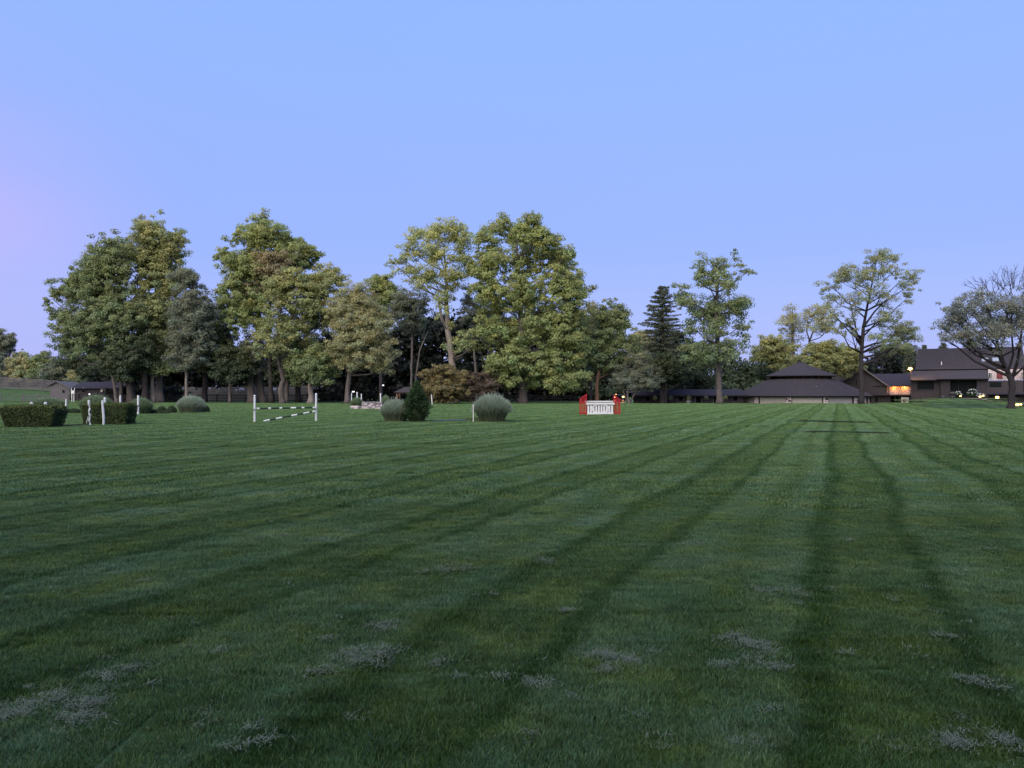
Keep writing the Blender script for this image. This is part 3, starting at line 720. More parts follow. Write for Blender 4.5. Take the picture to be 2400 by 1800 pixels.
def rail_jump():
    Y = 43.0
    xl, xr = PX(597, Y), PX(741, Y); Yr = 44.0; xr = PX(741, Yr)
    t = thing('rail_jump', 'white posted jump with one level and one slanting green-and-white striped pole', 'jump', ((xl + xr) / 2, Y, 0))
    for (x, y, ty) in ((xl, Y, 926), (xr, Yr, 922)):
        mb = MB(); post_mesh(mb, x, y, gz(x, y), PZ(ty, y), .06); p = mb.part('post', M['white'], t)
        MB().lathe((x, y, PZ(ty, y) - .04), [(.065, -.03), (.065, 0), (.04, .04), (.01, .055)], 12).part('cap', M['white'], t, p)
    def pole(a, b, nseg, whites, r=.05):
        a, b = Vector(a), Vector(b); segs = []
        for i in range(nseg):
            p, q = a.lerp(b, i / nseg), a.lerp(b, (i + 1) / nseg)
            MB().tube([p, q], [r, r], 12).part('pole_band', M['white'] if i in whites else M['black_paint'], t)
    z = PZ(957.5, Y)
    pole((PX(602, Y - .09), Y - .09, z), (PX(739, Yr - .09), Yr - .09, z + .04), 21, (0, 4, 8, 12, 13, 16, 20), .045)
    a, _ = Gp(618, 989); pole((a.x, a.y, .05), (PX(739, Yr - .1), Yr - .1, PZ(963.5, Yr)), 17, (0, 1, 4, 5, 9, 10, 13, 14, 16), .045)
    for (x, y) in ((xl, Y), (xr, Yr)): MB().box((x, y - .09, z - .06), (.07, .08, .05)).part('cup', M['black_paint'], t)
rail_jump()

def box_jump():
    Y = 58.6
    xl, xr = PX(1376, Y), PX(1437.5, Y); zt = PZ(941, Y); D = 1.0
    t = thing('gate_jump', 'white picket box jump with a circle of cut-outs and a double top rail', 'jump', ((xl + xr) / 2, Y, 0))
    w = xr - xl; n = 10; h = zt - .12
    MB().box(((xl + xr) / 2, Y + .09, .52 * zt), (w - .05, .03, zt * .86)).part('dark_backing', M['void'], t)
    pw = w / n * .72
    for i in range(n):
        x = xl + w * (i + .5) / n
        MB().box((x, Y + .03, .06 + (h - .10) / 2), (pw, .05, h - .10)).part('picket', M['white'], t)
    zc = .06 + (h - .1) / 2; cx = (xl + xr) / 2
    prev = None
    for k in range(8):   # white ring of boards laid over the pickets
        a0, a1 = math.pi * (k / 4), math.pi * ((k + 1) / 4); R = (w * .34, h * .40)
        p, q = Vector((cx + R[0] * math.cos(a0), Y - .015, zc + R[1] * math.sin(a0))), Vector((cx + R[0] * math.cos(a1), Y - .015 - .004 * (k % 2), zc + R[1] * math.sin(a1)))
        MB().beam(p, q, .03, .10).part('ring_board', M['white'], t)
    MB().box((cx, Y - .03, .07), (w, .05, .13)).part('bottom_rail', M['white'], t)
    MB().box((cx, Y - .03, zt - .16), (w + .16, .09, .14)).part('top_rail', M['white'], t)
    MB().box((cx, Y + .75, zt - .02), (w + .16, .30, .13)).part('rear_rail', M['white'], t)
    for x in (xl, xr):
        MB().box((x, Y + .38, zt - .2), (.06, .7, .1)).part('side_rail', M['white'], t)
        MB().box((x, Y + .75, (zt - .08) / 2), (.08, .08, zt - .08)).part('rear_leg', M['white'], t)
    # red wings
    for side, (pa, pb, ya, yb, lab) in enumerate(((1359.5, 1374, 936, 924, 'tall red slatted jump wing rising towards the gate, away from the headlights'), (1439, 1452.5, 926, 937, 'red slatted jump wing in front of the car headlights'))):
        Yw = Y + .25
        a, b = PX(pa, Yw), PX(pb, Yw); za, zb = PZ(ya, Yw), PZ(yb, Yw)
        tw = thing('jump_wing', lab, 'jump wing', ((a + b) / 2, Yw, 0), 'red wings of the gate jump')
        zf = lambda x: za + (zb - za) * (x - a) / (b - a)
        for x in (a, b): MB().prism([(x - .04, Yw - .04, 0), (x + .04, Yw - .04, 0), (x + .04, Yw - .04, zf(x)), (x - .04, Yw - .04, zf(x))], (0, .08, 0)).part('upright', M['red'], tw)
        for k in range(1, 4):
            x = a + (b - a) * k / 4
            MB().box((x, Yw, (.12 + zf(x)) / 2), (.062, .03, zf(x) - .14)).part('slat', M['red'], tw)
        MB().beam((a - .04, Yw, zf(a)), (b + .04, Yw, zf(b)), .09, .07).part('top_board', M['red'], tw)
        for z in (.10, PZ(944, Yw)): MB().box(((a + b) / 2, Yw - .03, z), (b - a, .05, .09)).part('cross_board', M['red'], tw)
        MB().box(((a + b) / 2 - .16, Yw, .04), (.08, .7, .08)).part('foot', M['red'], tw); MB().box(((a + b) / 2 + .16, Yw, .04), (.08, .7, .08)).part('foot', M['red'], tw)
box_jump()

# carved and plain white standards near the hedges
def wavy_post():
    p, Y = Gp(210, 997); x = p.x; zt = PZ(938, Y)
    t = thing('weathered_post', 'thin notched white post with a loose stick leaning on it', 'post', (x, Y, 0))
    pts, rad = [], []
    for i in range(26):
        q = i / 25; pts.append((x + .016 * math.sin(q * 21) * (q < .78) + .05 * (.5 - q), Y + .02 * math.cos(q * 17), -.03 + (zt + .03) * q)); rad.append(.058 if q > .8 else .036 + .012 * math.sin(q * 33))
    MB().tube(pts, rad, 8).part('shaft', M['white'], t)
    MB().tube([(PX(204, Y), Y - .05, .10), (PX(208.5, Y), Y - .03, .46)], [.018, .018], 6).part('loose_stick', M['white'], t)
    p, Y = Gp(241, 996); x = p.x; zt = PZ(938, Y)
    t = thing('weathered_post', 'thick warped white post before the clipped hedge', 'post', (x, Y, 0))
    MB().tube([(x + .05, Y, -.03), (x + .05, Y, .35), (x + .02, Y, .75), (x - .01, Y, 1.02), (x - .005, Y, zt - .2), (x - .005, Y, zt)], [.052, .06, .058, .05, .065, .05], 9).part('shaft', M['white'], t)
wavy_post()
white_post(246, 41.5, 932, 'white post just behind the notched-post hedge, thick domed top', .065)
white_post(74, 37.6, 943, 'white post top showing over the long clipped hedge, near its free end', .065)
white_post(107, 37.8, 943, 'white post top showing over the long clipped hedge, towards its middle', .07)
white_post(282, 58, 927, 'white post between the second grass mound and the banded post')
white_post(324, 57.6, 927, 'white post with a dark bracket in front of a round grass clump', .07, band=951)
white_post(892, 83, 922, 'white post behind the stone planter wall', .07)
white_post(1013, 112, 925, 'slightly leaning white post on the lawn in front of the bronze maple', .07, -.12)
white_post(837, 83, 919, 'white post rising from the reeds in the stone planter', .07)
white_post(847, 84, 923, 'short white post among the planter reeds', .06)
white_post(824, 85, 921, 'thin white post at the edge of the planter reeds', .05)
def stake_post():
    Y = 43.8; x = PX(1111, Y); t = thing('marker_stake', 'thin pale green-white stake before the lone silver grass clump', 'stake', (x, Y, 0))
    MB().box((x, Y - .9, PZ(943, Y) / 2), (.045, .045, PZ(943, Y))).part('stake', M['white'], t); MB().lathe((x, Y - .9, PZ(943, Y) * .93), [(.034, 0), (.034, .06)], 8).part('band', M['black_paint'], t)
    Y = 61.0; x = PX(155, Y); t = thing('cone_post', 'white cone-footed post on a dark stub between the low boxwoods', 'post', (x, Y, 0))
    MB().tube([(x, Y, -.02), (x, Y, .4)], [.05, .05], 8).part('stub', M['black_wood'], t)
    MB().lathe((x, Y, .38), [(.10, 0), (.07, .12), (.05, .5), (.05, .72), (.02, .76)], 10).part('cone', M['white'], t)
stake_post()

# ------------------------------------------------------------------ hedges, shrubs, grasses
def hedge(pxa, pxb, ybase, ytop, flare, depth, label, seed, skew=0.0):
    rng = np.random.default_rng(seed); _, Y = Gp((pxa + pxb) / 2, ybase)
    xa, xb = PX(pxa, Y), PX(pxb, Y); zt = PZ(ytop, Y); cx, hw = (xa + xb) / 2, (xb - xa) / 2
    t = thing('clipped_hedge', label, 'hedge', (cx, Y + depth / 2, 0))
    def wid(z): return hw * (1 - flare * (1 - np.clip(z / zt, 0, 1)) ** 1.3)
    n = 15000
    u = rng.uniform(-1, 1, n); f = rng.choice(4, n, p=[.5, .12, .28, .10]); z = rng.uniform(0, 1, n) ** .9 * zt
    P = np.zeros((n, 3)); N_ = np.zeros((n, 3)); d2 = depth / 2
    w = wid(z)
    fr = f == 0; P[fr] = np.stack([u[fr] * w[fr], -d2 * w[fr] / hw, z[fr]], 1); N_[fr] = (0, -1, .3)
    sd = (f == 1) | (f == 3); sg = np.where(f == 1, -1, 1); P[sd] = np.stack([sg[sd] * w[sd], u[sd] * d2 * w[sd] / hw, z[sd]], 1); N_[sd] = np.stack([sg[sd], 0 * sg[sd], .3 + 0 * sg[sd]], 1)
    tp = f == 2; v = rng.uniform(-1, 1, tp.sum()); P[tp] = np.stack([u[tp] * hw, v * d2, zt + 0 * v], 1); N_[tp] = (0, 0, 1)
    # rounded shoulders and lumps
    ln = np.sin(P[:, 0] * 5 + seed) * .5 + np.sin(P[:, 2] * 9 + P[:, 0] * 3) * .5 + np.sin(P[:, 1] * 7)
    edge = np.clip((np.abs(P[:, 0]) / hw - .8) / .2, 0, 1); P[:, 2] -= (edge ** 2) * .14 * (P[:, 2] > zt * .7) + rng.uniform(0, .04, n)
    P += N_ * (ln * .02 + rng.normal(0, .022, n))[:, None]; P[:, 2] = np.maximum(P[:, 2], .01)
    P += np.array([cx, Y + d2, 0])
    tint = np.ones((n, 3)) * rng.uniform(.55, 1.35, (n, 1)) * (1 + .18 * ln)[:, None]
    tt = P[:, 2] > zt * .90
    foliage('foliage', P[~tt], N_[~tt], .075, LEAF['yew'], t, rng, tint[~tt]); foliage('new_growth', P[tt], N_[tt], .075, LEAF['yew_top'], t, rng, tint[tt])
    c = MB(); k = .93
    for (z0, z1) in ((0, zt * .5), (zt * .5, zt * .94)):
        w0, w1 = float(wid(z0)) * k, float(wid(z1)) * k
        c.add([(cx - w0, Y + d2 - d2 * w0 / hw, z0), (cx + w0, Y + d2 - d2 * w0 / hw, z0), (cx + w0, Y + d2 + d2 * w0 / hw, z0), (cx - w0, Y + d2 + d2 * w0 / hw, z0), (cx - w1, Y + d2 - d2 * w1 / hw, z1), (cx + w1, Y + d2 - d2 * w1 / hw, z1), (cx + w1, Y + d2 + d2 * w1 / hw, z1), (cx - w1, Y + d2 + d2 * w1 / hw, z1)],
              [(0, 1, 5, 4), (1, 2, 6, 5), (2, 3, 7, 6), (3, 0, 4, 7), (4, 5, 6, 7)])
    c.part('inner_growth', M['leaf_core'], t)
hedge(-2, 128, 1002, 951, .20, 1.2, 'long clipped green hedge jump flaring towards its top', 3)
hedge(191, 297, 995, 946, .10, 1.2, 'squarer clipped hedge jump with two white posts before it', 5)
def bed(pxa, pxb, ya, yb, name='shaded_bed'):
    """dark strip laid on the turf: planting bed with the shade at its plants painted in"""
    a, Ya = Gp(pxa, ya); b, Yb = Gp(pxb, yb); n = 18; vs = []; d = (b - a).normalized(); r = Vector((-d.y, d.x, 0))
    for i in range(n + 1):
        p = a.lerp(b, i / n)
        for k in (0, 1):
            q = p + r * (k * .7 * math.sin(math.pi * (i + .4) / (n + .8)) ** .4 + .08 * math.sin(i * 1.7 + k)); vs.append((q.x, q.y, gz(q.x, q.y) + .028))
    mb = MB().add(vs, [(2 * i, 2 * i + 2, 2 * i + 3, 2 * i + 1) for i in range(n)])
    o = mesh_obj(name, np_mesh(name, np.array(mb.v), mb.f), M['shaded_mulch']); o['kind'] = 'structure'  # one dark colour for bed soil and the shade on it
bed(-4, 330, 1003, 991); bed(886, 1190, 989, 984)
def boxwood(px, Y, ytop, w_px, label, seed):
    rng = np.random.default_rng(seed); x = PX(px, Y); g0 = gz(x, Y); h = PZ(ytop, Y) - g0; w = w_px * Y / F
    t = thing('boxwood', label, 'shrub', (x, Y, g0), 'low boxwoods in the grass beds')
    n = 2600; d = sphere_pts(n, rng); d[:, 2] = np.abs(d[:, 2]) * 1.0
    P = d * np.array([w / 2, w / 2, h * .96]) * rng.uniform(.88, 1.03, (n, 1)); low = rng.random(n) < .25; P[low, 2] *= rng.uniform(0, .3, low.sum())
    foliage('foliage', P + np.array([x, Y, g0]), d, .085, LEAF['box'], t, rng)
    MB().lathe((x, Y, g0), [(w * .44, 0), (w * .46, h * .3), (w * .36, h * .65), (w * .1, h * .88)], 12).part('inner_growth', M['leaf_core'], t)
boxwood(143, 62, 957, 38, 'low boxwood at the cone-footed post, towards the long hedge', 1); boxwood(174, 62, 957, 30, 'low boxwood at the cone-footed post, towards the square hedge', 2)
boxwood(379, 62, 952, 25, 'round boxwood standing clear between two tall grass clumps', 3); boxwood(403, 63, 951, 22, 'boxwood pressed against the biggest grass clump', 4)
boxwood(381, 60.5, 962, 30, 'flat little boxwood in front of the round one', 5); boxwood(480, 66, 949, 24, 'boxwood on the open-lawn side of the biggest grass clump', 6); boxwood(361, 61, 960, 22, 'small boxwood at the foot of the grass clump with the bracketed post', 7)

def grass_clump(px, Y, ytop, w_px, label, seed, mat='reed', n=5200, base=.5, fluff=.45):
    rng = np.random.default_rng(seed); x = PX(px, Y); g0 = gz(x, Y); h = PZ(ytop, Y) - g0; w = w_px * Y / F
    t = thing('ornamental_grass', label, 'ornamental grass', (x, Y, g0), 'silver grass clumps in the lawn beds')
    a = rng.uniform(0, 2 * math.pi, n); rr = np.sqrt(rng.random(n)); out = np.stack([np.cos(a), np.sin(a)], 1)
    b = out * (rr * w * .5 * base)[:, None]
    L = rng.uniform(.70, 1.0, n) + np.where(rng.random(n) < .15, rng.uniform(0, .16, n), 0)
    ang = rr * .95 + rng.normal(0, .1, n)
    tipr = np.clip(w * .5 * (rr * 1.0 + rng.normal(0, .09, n)), 0, w * .56)
    tipz = h * L * np.sqrt(np.clip(1 - (tipr / (w * .62)) ** 2, .08, 1))
    B = np.concatenate([b, np.zeros((n, 1))], 1); Tp = np.concatenate([out * tipr[:, None], tipz[:, None]], 1)
    Md = B * .45 + Tp * .55; Md[:, 2] += h * .10; Md[:, :2] = B[:, :2] * .6 + Tp[:, :2] * .4
    side = np.stack([-np.sin(a + rng.normal(0, 1, n)), np.cos(a + rng.normal(0, 1, n)), 0 * a], 1) * .017
    v = np.stack([B - side, B + side, Md + side, Md - side, Tp + side * .35, Tp - side * .35], 1).reshape(-1, 3) + np.array([x, Y, g0])
    k = np.arange(n)[:, None] * 6
    q = np.concatenate([k + np.array([[0, 1, 2, 3]]), k + np.array([[3, 2, 4, 5]])])
    base_t = rng.uniform(.7, 1.25, (n, 1)) * np.ones((n, 3))
    lo = base_t * np.array([.7, .66, .55]); hi = base_t * np.array([1.55, 1.55, 1.65])
    tint = np.stack([lo, lo, base_t, base_t, hi, hi], 1).reshape(-1, 3)
    mesh_obj('blades', np_mesh('blades', v - np.array(t.loc), quads=q, tint=rgba(tint)), LEAF[mat], t.o)
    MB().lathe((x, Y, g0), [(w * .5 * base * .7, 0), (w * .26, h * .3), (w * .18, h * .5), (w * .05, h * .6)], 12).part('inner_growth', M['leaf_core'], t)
grass_clump(112, 66, 931, 84, 'broad low grass mound behind the long hedge', 11, 'reed2', 6000, .75)
grass_clump(225, 66, 925, 76, 'grass mound rising behind the square hedge', 12, 'reed2', 6000, .75)
grass_clump(331, 60, 932, 56, 'round grass clump with the bracketed white post before it', 13, 'reed2', 4500, .65)
grass_clump(448, 64, 926, 66, 'biggest silvery grass clump, flanked by boxwoods', 14, 'reed', 5500, .7)
grass_clump(927, 43.8, 935, 76, 'pale silver grass clump leaning against the juniper', 15, 'reed', 7000, .62)
grass_clump(1153, 43.8, 923, 98, 'lone round silver grass clump with a thin stake before it', 16, 'reed', 8000, .55)
grass_clump(836, 82, 930, 34, 'tuft of reeds in the stone planter', 17, 'reed2', 1500, .6); grass_clump(904, 86, 925, 24, 'small reed tuft behind the planter wall', 18, 'reed2', 1200, .6)
def juniper():
    rng = np.random.default_rng(21); Y = 43.5; x = PX(977, Y); h = PZ(904, Y); w = 64 * Y / F
    t = thing('juniper', 'dark feathery juniper shrub beside the pale grass clump', 'shrub', (x, Y, 0))
    V, Q, TT = [], [], []; nb = 420
    for i in range(nb):
        q = rng.random() ** .8; z = .04 * h + q * h * .93; R = rng.uniform(.85, 1.12) * w * .5 * np.interp(q, [0, .12, .4, .7, 1], [.80, .98, .86, .50, .05]); a = rng.uniform(0, 6.283)
        r0 = R * rng.uniform(.25, .55); L = rng.uniform(.22, .40)
        s0 = np.array([math.cos(a) * r0, math.sin(a) * r0, z - .12]); e0 = np.array([math.cos(a) * R * rng.uniform(.85, 1.28), math.sin(a) * R * rng.uniform(.85, 1.28), z + L * .75])
        m = 26; u = rng.random(m)[:, None]; P = s0 + (e0 - s0) * u + rng.normal(0, .035, (m, 3))
        d = (e0 - s0) / np.linalg.norm(e0 - s0); dd = d + rng.normal(0, .45, (m, 3)); dd /= np.linalg.norm(dd, axis=1, keepdims=True)
        sd = np.cross(dd, rng.normal(0, 1, (m, 3))); sd /= np.linalg.norm(sd, axis=1, keepdims=True)
        ln = rng.uniform(.08, .17, (m, 1)); b = len(V) * 0
        V.append(np.stack([P - sd * .018, P + sd * .018, P + dd * ln + sd * .004, P + dd * ln - sd * .004], 1).reshape(-1, 3)); TT.append(np.repeat(np.ones((m, 3)) * rng.uniform(.5, 1.4) * (.55 + .75 * u), 4, 0))
    V = np.concatenate(V); V[:, 2] = np.maximum(V[:, 2], .01)
    mesh_obj('foliage', np_mesh('foliage', V, quads=np.arange(len(V)).reshape(-1, 4), tint=rgba(np.concatenate(TT))), LEAF['juniper'], t.o)
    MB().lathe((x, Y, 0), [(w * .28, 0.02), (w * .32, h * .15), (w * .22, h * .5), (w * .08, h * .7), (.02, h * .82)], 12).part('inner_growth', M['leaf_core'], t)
juniper()
a, _ = Gp(1015, 988); b, _ = Gp(1092, 986)
lv = MB(); lv.slab((a.x, a.y, .045), (b.x, b.y, .045), (b.x, b.y + 1.0, .045), (a.x, a.y + 1.0, .045), .04); lv.top('water_tray', M['water'], 'shallow bluish liner tray lying on the turf between juniper and grass clump', 'tray')
def weeds():
    rng = np.random.default_rng(5); c, Y = Gp(1117, 984); t = thing('weed_patch', 'low leafy weeds at the foot of the lone grass clump', 'weeds', (c.x, Y, 0))
    P = np.stack([c.x + rng.normal(0, .5, 700), Y + rng.normal(0, .25, 700), rng.random(700) * .14], 1); foliage('foliage', P, np.array([[0, -.3, 1]]) * np.ones((700, 1)), .08, LEAF['yew_top'], t, rng)
weeds()
def planter():
    Y = 79.5; x0, x1 = PX(821, Y), PX(896, Y); t = thing('stone_planter', 'low curved dry-stone planter wall with reeds and white posts', 'planter', ((x0 + x1) / 2, Y, 0))
    xm = PX(848, Y); n = 0
    core = MB(); core.box(((x0 + xm) / 2, Y + .4, .12), (xm - x0, .7, .24)); core.box(((xm + x1) / 2, Y + .5, .3), (x1 - xm, .6, .6)); core.part('rubble_core', M['mortar'], t)
    for (a, b, zt) in ((x0, xm, .30), (xm, x1, .66)):
        z = 0
        while z < zt - .05:
            h = random.uniform(.12, .2); x = a
            while x < b - .05:
                w = min(random.uniform(.18, .45), b - x)
                m = MB(); m.box((x + w / 2, Y + .08 + random.uniform(-.05, .05), z + h / 2), (w * .93, .3, h * .92), random.uniform(-.06, .06), .9); m.part('stone', M['stone_light'] if random.random() < .35 else M['stone_grey'], t); x += w
            z += h
planter()

# ------------------------------------------------------------------ fences
def board_fence(pts, label, h=1.35, nr=4, bay=2.5, mat='black_wood', rail=(.04, .15), post=.14, group=None, z_of=None, gap0=.28):
    P = [Vector(p) for p in pts]
    t = thing('board_fence', label, 'fence', (P[0].x, P[0].y, gz(P[0].x, P[0].y)), group)
    pm = {}
    for a, b in zip(P, P[1:]):
        n = max(1, round((b - a).length / bay)); d = (b - a) / n; nn = Vector((d.y, -d.x)).normalized()
        for i in range(n + (b is P[-1])):
            p = a + d * i; g0 = gz(p.x, p.y)
            MB().box((p.x, p.y, g0 + (h + .1) / 2 - .1), (post, post, h + .3), math.atan2(d.y, d.x)).part('post', M[mat], t)
            if i < n:
                q = a + d * (i + 1); g1 = gz(q.x, q.y)
                for k in range(nr):
                    z = gap0 + (h - gap0 - .08) * k / max(1, nr - 1)
                    o = nn * (post / 2 + rail[0] / 2); sg = 1 if nn.y < 0 else -1
                    MB().beam((p.x + o.x * sg, p.y + o.y * sg, g0 + z), (q.x + o.x * sg, q.y + o.y * sg, g1 + z), rail[0], rail[1]).part('rail', M[mat], t)
    return t
Yf = 138.5
board_fence([(PX(255, Yf), Yf), (PX(470, Yf), Yf + 1), (PX(740, Yf), Yf + 1)], 'black four-board paddock fence running under the trees', 1.35, 4, 2.5)
board_fence([(PX(745, 141), 141), (PX(860, 141), 141), (PX(985, 142), 142)], 'tall black post-and-board run behind the tan tree', 2.9, 7, 2.4, rail=(.03, .07), post=.13)
board_fence([(PX(1180, 141), 141), (PX(1400, 141), 141)], 'black low fence in the shade behind the big tulip poplar', 1.2, 3, 2.6)
board_fence([(PX(430, 172), 172), (PX(740, 174), 174)], 'pale grey riding-ring fence seen between the trunks', 3.0, 9, 5.0, 'grey_wood', (.04, .27), .14)
board_fence([(PX(56, 128), 128), (PX(160, 130), 130)], 'weathered grey paddock rails in front of the shed', 1.2, 3, 2.6, 'grey_wood', (.05, .13))
board_fence([(PX(-30, 128), 128), (PX(3, 128), 128), (PX(52, 128), 128)], 'thin wire-and-post paddock fence on the pasture slope', 1.15, 3, 2.4, 'grey_wood', (.02, .03), .1)
board_fence([(PX(-40, 158), 158), (PX(60, 160), 160), (PX(135, 161), 161)], 'high grey close-boarded fence on the left slope', 2.5, 10, 3.6, 'grey_wood', (.04, .14), .16)

def shed():
    Y = 142.0; x0, x1, xe = PX(118, Y), PX(163, Y), PX(275, Y); g0 = gz(x0, Y) - .2; ze = PZ(907, Y); za = PZ(894, Y); xm = PX(134, Y)
    t = thing('shed', 'grey board run-in shed with gable front and long dark roof', 'shed', ((x0 + xe) / 2, Y + 3, g0))
    zl = PZ(902, Y)
    MB().prism([(x0, Y, g0), (x1, Y, g0), (x1, Y, ze), (xm, Y, za), (x0, Y, zl)], (0, .2, 0)).part('gable_wall', M['grey_wood'], t)
    battens(t, None, x0, x1, Y, g0, lambda x: np.interp(x, [x0, xm, x1], [zl, za, ze]) - .08, M['grey_wood'], .42, .06, .04)
    MB().box((x0 + .1, Y + 3.2, (g0 + zl) / 2), (.2, 6, zl - g0)).part('side_wall', M['grey_wood'], t)
    yb = Y + .8
    MB().box(((x1 + xe) / 2, yb + .1, (g0 + PZ(909, yb)) / 2), (xe - x1, .2, PZ(909, yb) - g0)).part('long_wall', M['brown_siding'], t)
    battens(t, None, x1, xe, yb, g0, lambda x: PZ(909, yb), M['brown_siding'], .42, .06, .04)
    r = MB(); r.slab((x1 - .2, yb - .6, PZ(909, yb) - .05), (xe + .3, yb - .6, PZ(909, yb) - .05), (xe + .3, yb + 4, PZ(895, yb + 4)), (x1 - .2, yb + 4, PZ(895, yb + 4)), .12); r.part('long_roof', M['shingle_dark'], t)
    g = MB(); g.slab((x1 + .35, Y - .4, ze - .16), (x1 + .35, Y + 6, ze - .16), (xm, Y + 6, za + .06), (xm, Y - .4, za + .06), .1); g.slab((x0 - .35, Y + 6, zl - .13), (x0 - .35, Y - .4, zl - .13), (xm - .002, Y - .4, za + .06), (xm - .002, Y + 6, za + .06), .1); go = g.part('gable_roof', M['grey_wood'], t)
    for (a, b, ya, yb2, yy) in ((146, 152, 913, 921, Y), (191, 202, 912, 920, yb), (244, 251, 911, 919, yb), (183, 189, 922, 935, yb)):
        wz = (PZ(ya, yy) + PZ(yb2, yy)) / 2; hh = PZ(ya, yy) - PZ(yb2, yy)
        f = MB().box(((PX(a, yy) + PX(b, yy)) / 2, yy - .05, wz), (PX(b, yy) - PX(a, yy), .1, hh)).part('window' if yb2 < 930 else 'door', M['grey_wood'], t)
        MB().box(((PX(a, yy) + PX(b, yy)) / 2, yy - .08, wz), (PX(b, yy) - PX(a, yy) - .1, .08, hh - .1)).part('opening', M['void'], t, f)
    for (px, py, r_) in ((197, 909, .07), (211, 924, .13)):
        MB().lathe((PX(px, yb), yb - .2, PZ(py, yb)), [(r_ * .4, -r_), (r_, -r_ * .3), (r_, r_ * .4), (r_ * .4, r_)], 10).part('lamp', M['floodlight'], t)
    MB().box((PX(240, yb), yb - .12, PZ(915, yb)), (.55, .06, .6)).part('shutter', M['stone_light'], t)
shed()
def judge_stand():
    Y = 136.0; x = PX(171, Y); g0 = gz(x, Y); w = .5; t = thing('mounting_stand', 'tall white railed stand with a solid panel beside the shed', 'stand', (x, Y, g0))
    zt = PZ(909, Y)
    for s in (-1, 1):
        MB().box((x + s * w * .56, Y, (PZ(909, Y) + PZ(922, Y)) / 2), (.09, .09, PZ(909, Y) - PZ(922, Y))).part('upright', M['white'], t)
        MB().box((x + s * w * .36, Y, (g0 + PZ(922, Y)) / 2), (.10, .10, PZ(922, Y) - g0)).part('leg', M['white'], t)
    MB().box((x, Y - .05, (PZ(915, Y) + PZ(923, Y)) / 2), (w * 1.1, .1, PZ(915, Y) - PZ(923, Y))).part('panel', M['white'], t)
    MB().box((x, Y + .25, PZ(923, Y)), (w * 1.1, .7, .06)).part('platform', M['white'], t)
judge_stand()
def gazebo():
    Y = 118.0; x0, x1 = PX(928, Y), PX(992, Y); ze, zr = PZ(919, Y - 1.8), PZ(907, Y); cx = (x0 + x1) / 2; t = thing('gazebo', 'open timber gazebo with grey hipped roof behind the juniper', 'gazebo', (cx, Y, 0))
    h = (x1 - x0) / 2; c = [Vector((cx - h, Y - 1.8, ze)), Vector((cx + h, Y - 1.8, ze)), Vector((cx + h, Y + 1.8, ze)), Vector((cx - h, Y + 1.8, ze))]; ra, rb = Vector((cx - h * .35, Y, zr)), Vector((cx + h * .35, Y, zr))
    m = MB(); m.slab(c[0], c[1], rb, ra, .1); m.slab(c[2], c[3], ra, rb, .1); m.prism([c[1], c[2], rb], (0, 0, -.1)); m.prism([c[3], c[0], ra], (0, 0, -.1)); m.part('roof', M['shingle'], t)
    for sx in (-1, 1):
        for sy in (-1, 1):
            px, py = cx + sx * (h - .35), Y + sy * 1.5
            MB().box((px, py, ze / 2), (.16, .16, ze)).part('post', M['bark_red'], t)
            MB().beam((px, py, ze - .75), (px - sx * .7, py, ze - .06), .09, .09).part('brace', M['bark_red'], t)
    for sy in (-1, 1): MB().box((cx, Y + sy * 1.52, ze - .1), (2 * h - .4, .12, .18)).part('beam', M['bark_red'], t)
gazebo()
def small_lamps():
    for (px, py, Y, lab) in ((818, 903, 140, 'small white lamp box on the tall fence by the tan tree trunk'), (828, 918, 139, 'bright white lamp low on the fence behind the planter reeds'), (897, 903, 140, 'flat white lamp box high on the fence behind the planter')):
        x, z = PX(px, Y), PZ(py, Y); t = thing('fence_lamp', lab, 'lamp', (x, Y, gz(x, Y)), 'white lamps on the tall fence')
        MB().box((x, Y + .1, (gz(x, Y) + z) / 2), (.08, .08, z - gz(x, Y))).part('pole', M['black_wood'], t); MB().box((x, Y, z), (.42 if px != 818 else .22, .16, .2)).part('lamp_box', M['floodlight'], t)
small_lamps()

def hanging_basket(px, i):
    Y = 130.6; x = PX(px, Y); zc = PZ(933, Y); rng = np.random.default_rng(400 + i)
    labs = ['trailing basket hanging beside the stable window half hidden by the willow', 'basket hanging right of the dark red stable door', 'fullest hanging basket, above the pale urn', 'basket hanging between two dark stable doors', 'basket hanging beside the oak trunk, next to the end window']
    t = thing('hanging_basket', labs[i], 'hanging basket', (x, Y, zc - .5), 'hanging baskets along the stable eave')
    MB().tube([(x, Y, zc + .2), (x, Y, PZ(925, Y) + .05)], [.02, .02], 5).part('chain', M['metal'], t)
    MB().lathe((x, Y, zc - .18), [(.08, -.12), (.24, .05), (.28, .2)], 10).part('basket', M['leaf_core'], t)
    d = sphere_pts(420, rng); P = d * np.array([.46, .4, .42]) * rng.uniform(.4, 1, (420, 1)) + np.array([x, Y, zc + .02]); foliage('foliage', P, d, .13, LEAF['grey' if i % 2 else 'olive'], t, rng)
for i, px in enumerate((1535, 1572, 1614, 1655, 1700)): hanging_basket(px, i)
def urn():
    Y = 120.5; x = PX(1614, Y); g0 = gz(x, Y); t = thing('urn_planter', 'pale low urn planter on the lawn brow before the stables', 'planter', (x, Y, g0))
    MB().lathe((x, Y, g0), [(.22, 0), (.2, .06), (.28, .18), (.42, .3), (.45, .36), (.36, .36)], 14).part('bowl', M['terracotta'], t)
    rng = np.random.default_rng(9); d = sphere_pts(150, rng); d[:, 2] = abs(d[:, 2]); foliage('foliage', d * np.array([.3, .3, .25]) + np.array([x, Y, g0 + .35]), d, .1, LEAF['grey'], t, rng)
urn()

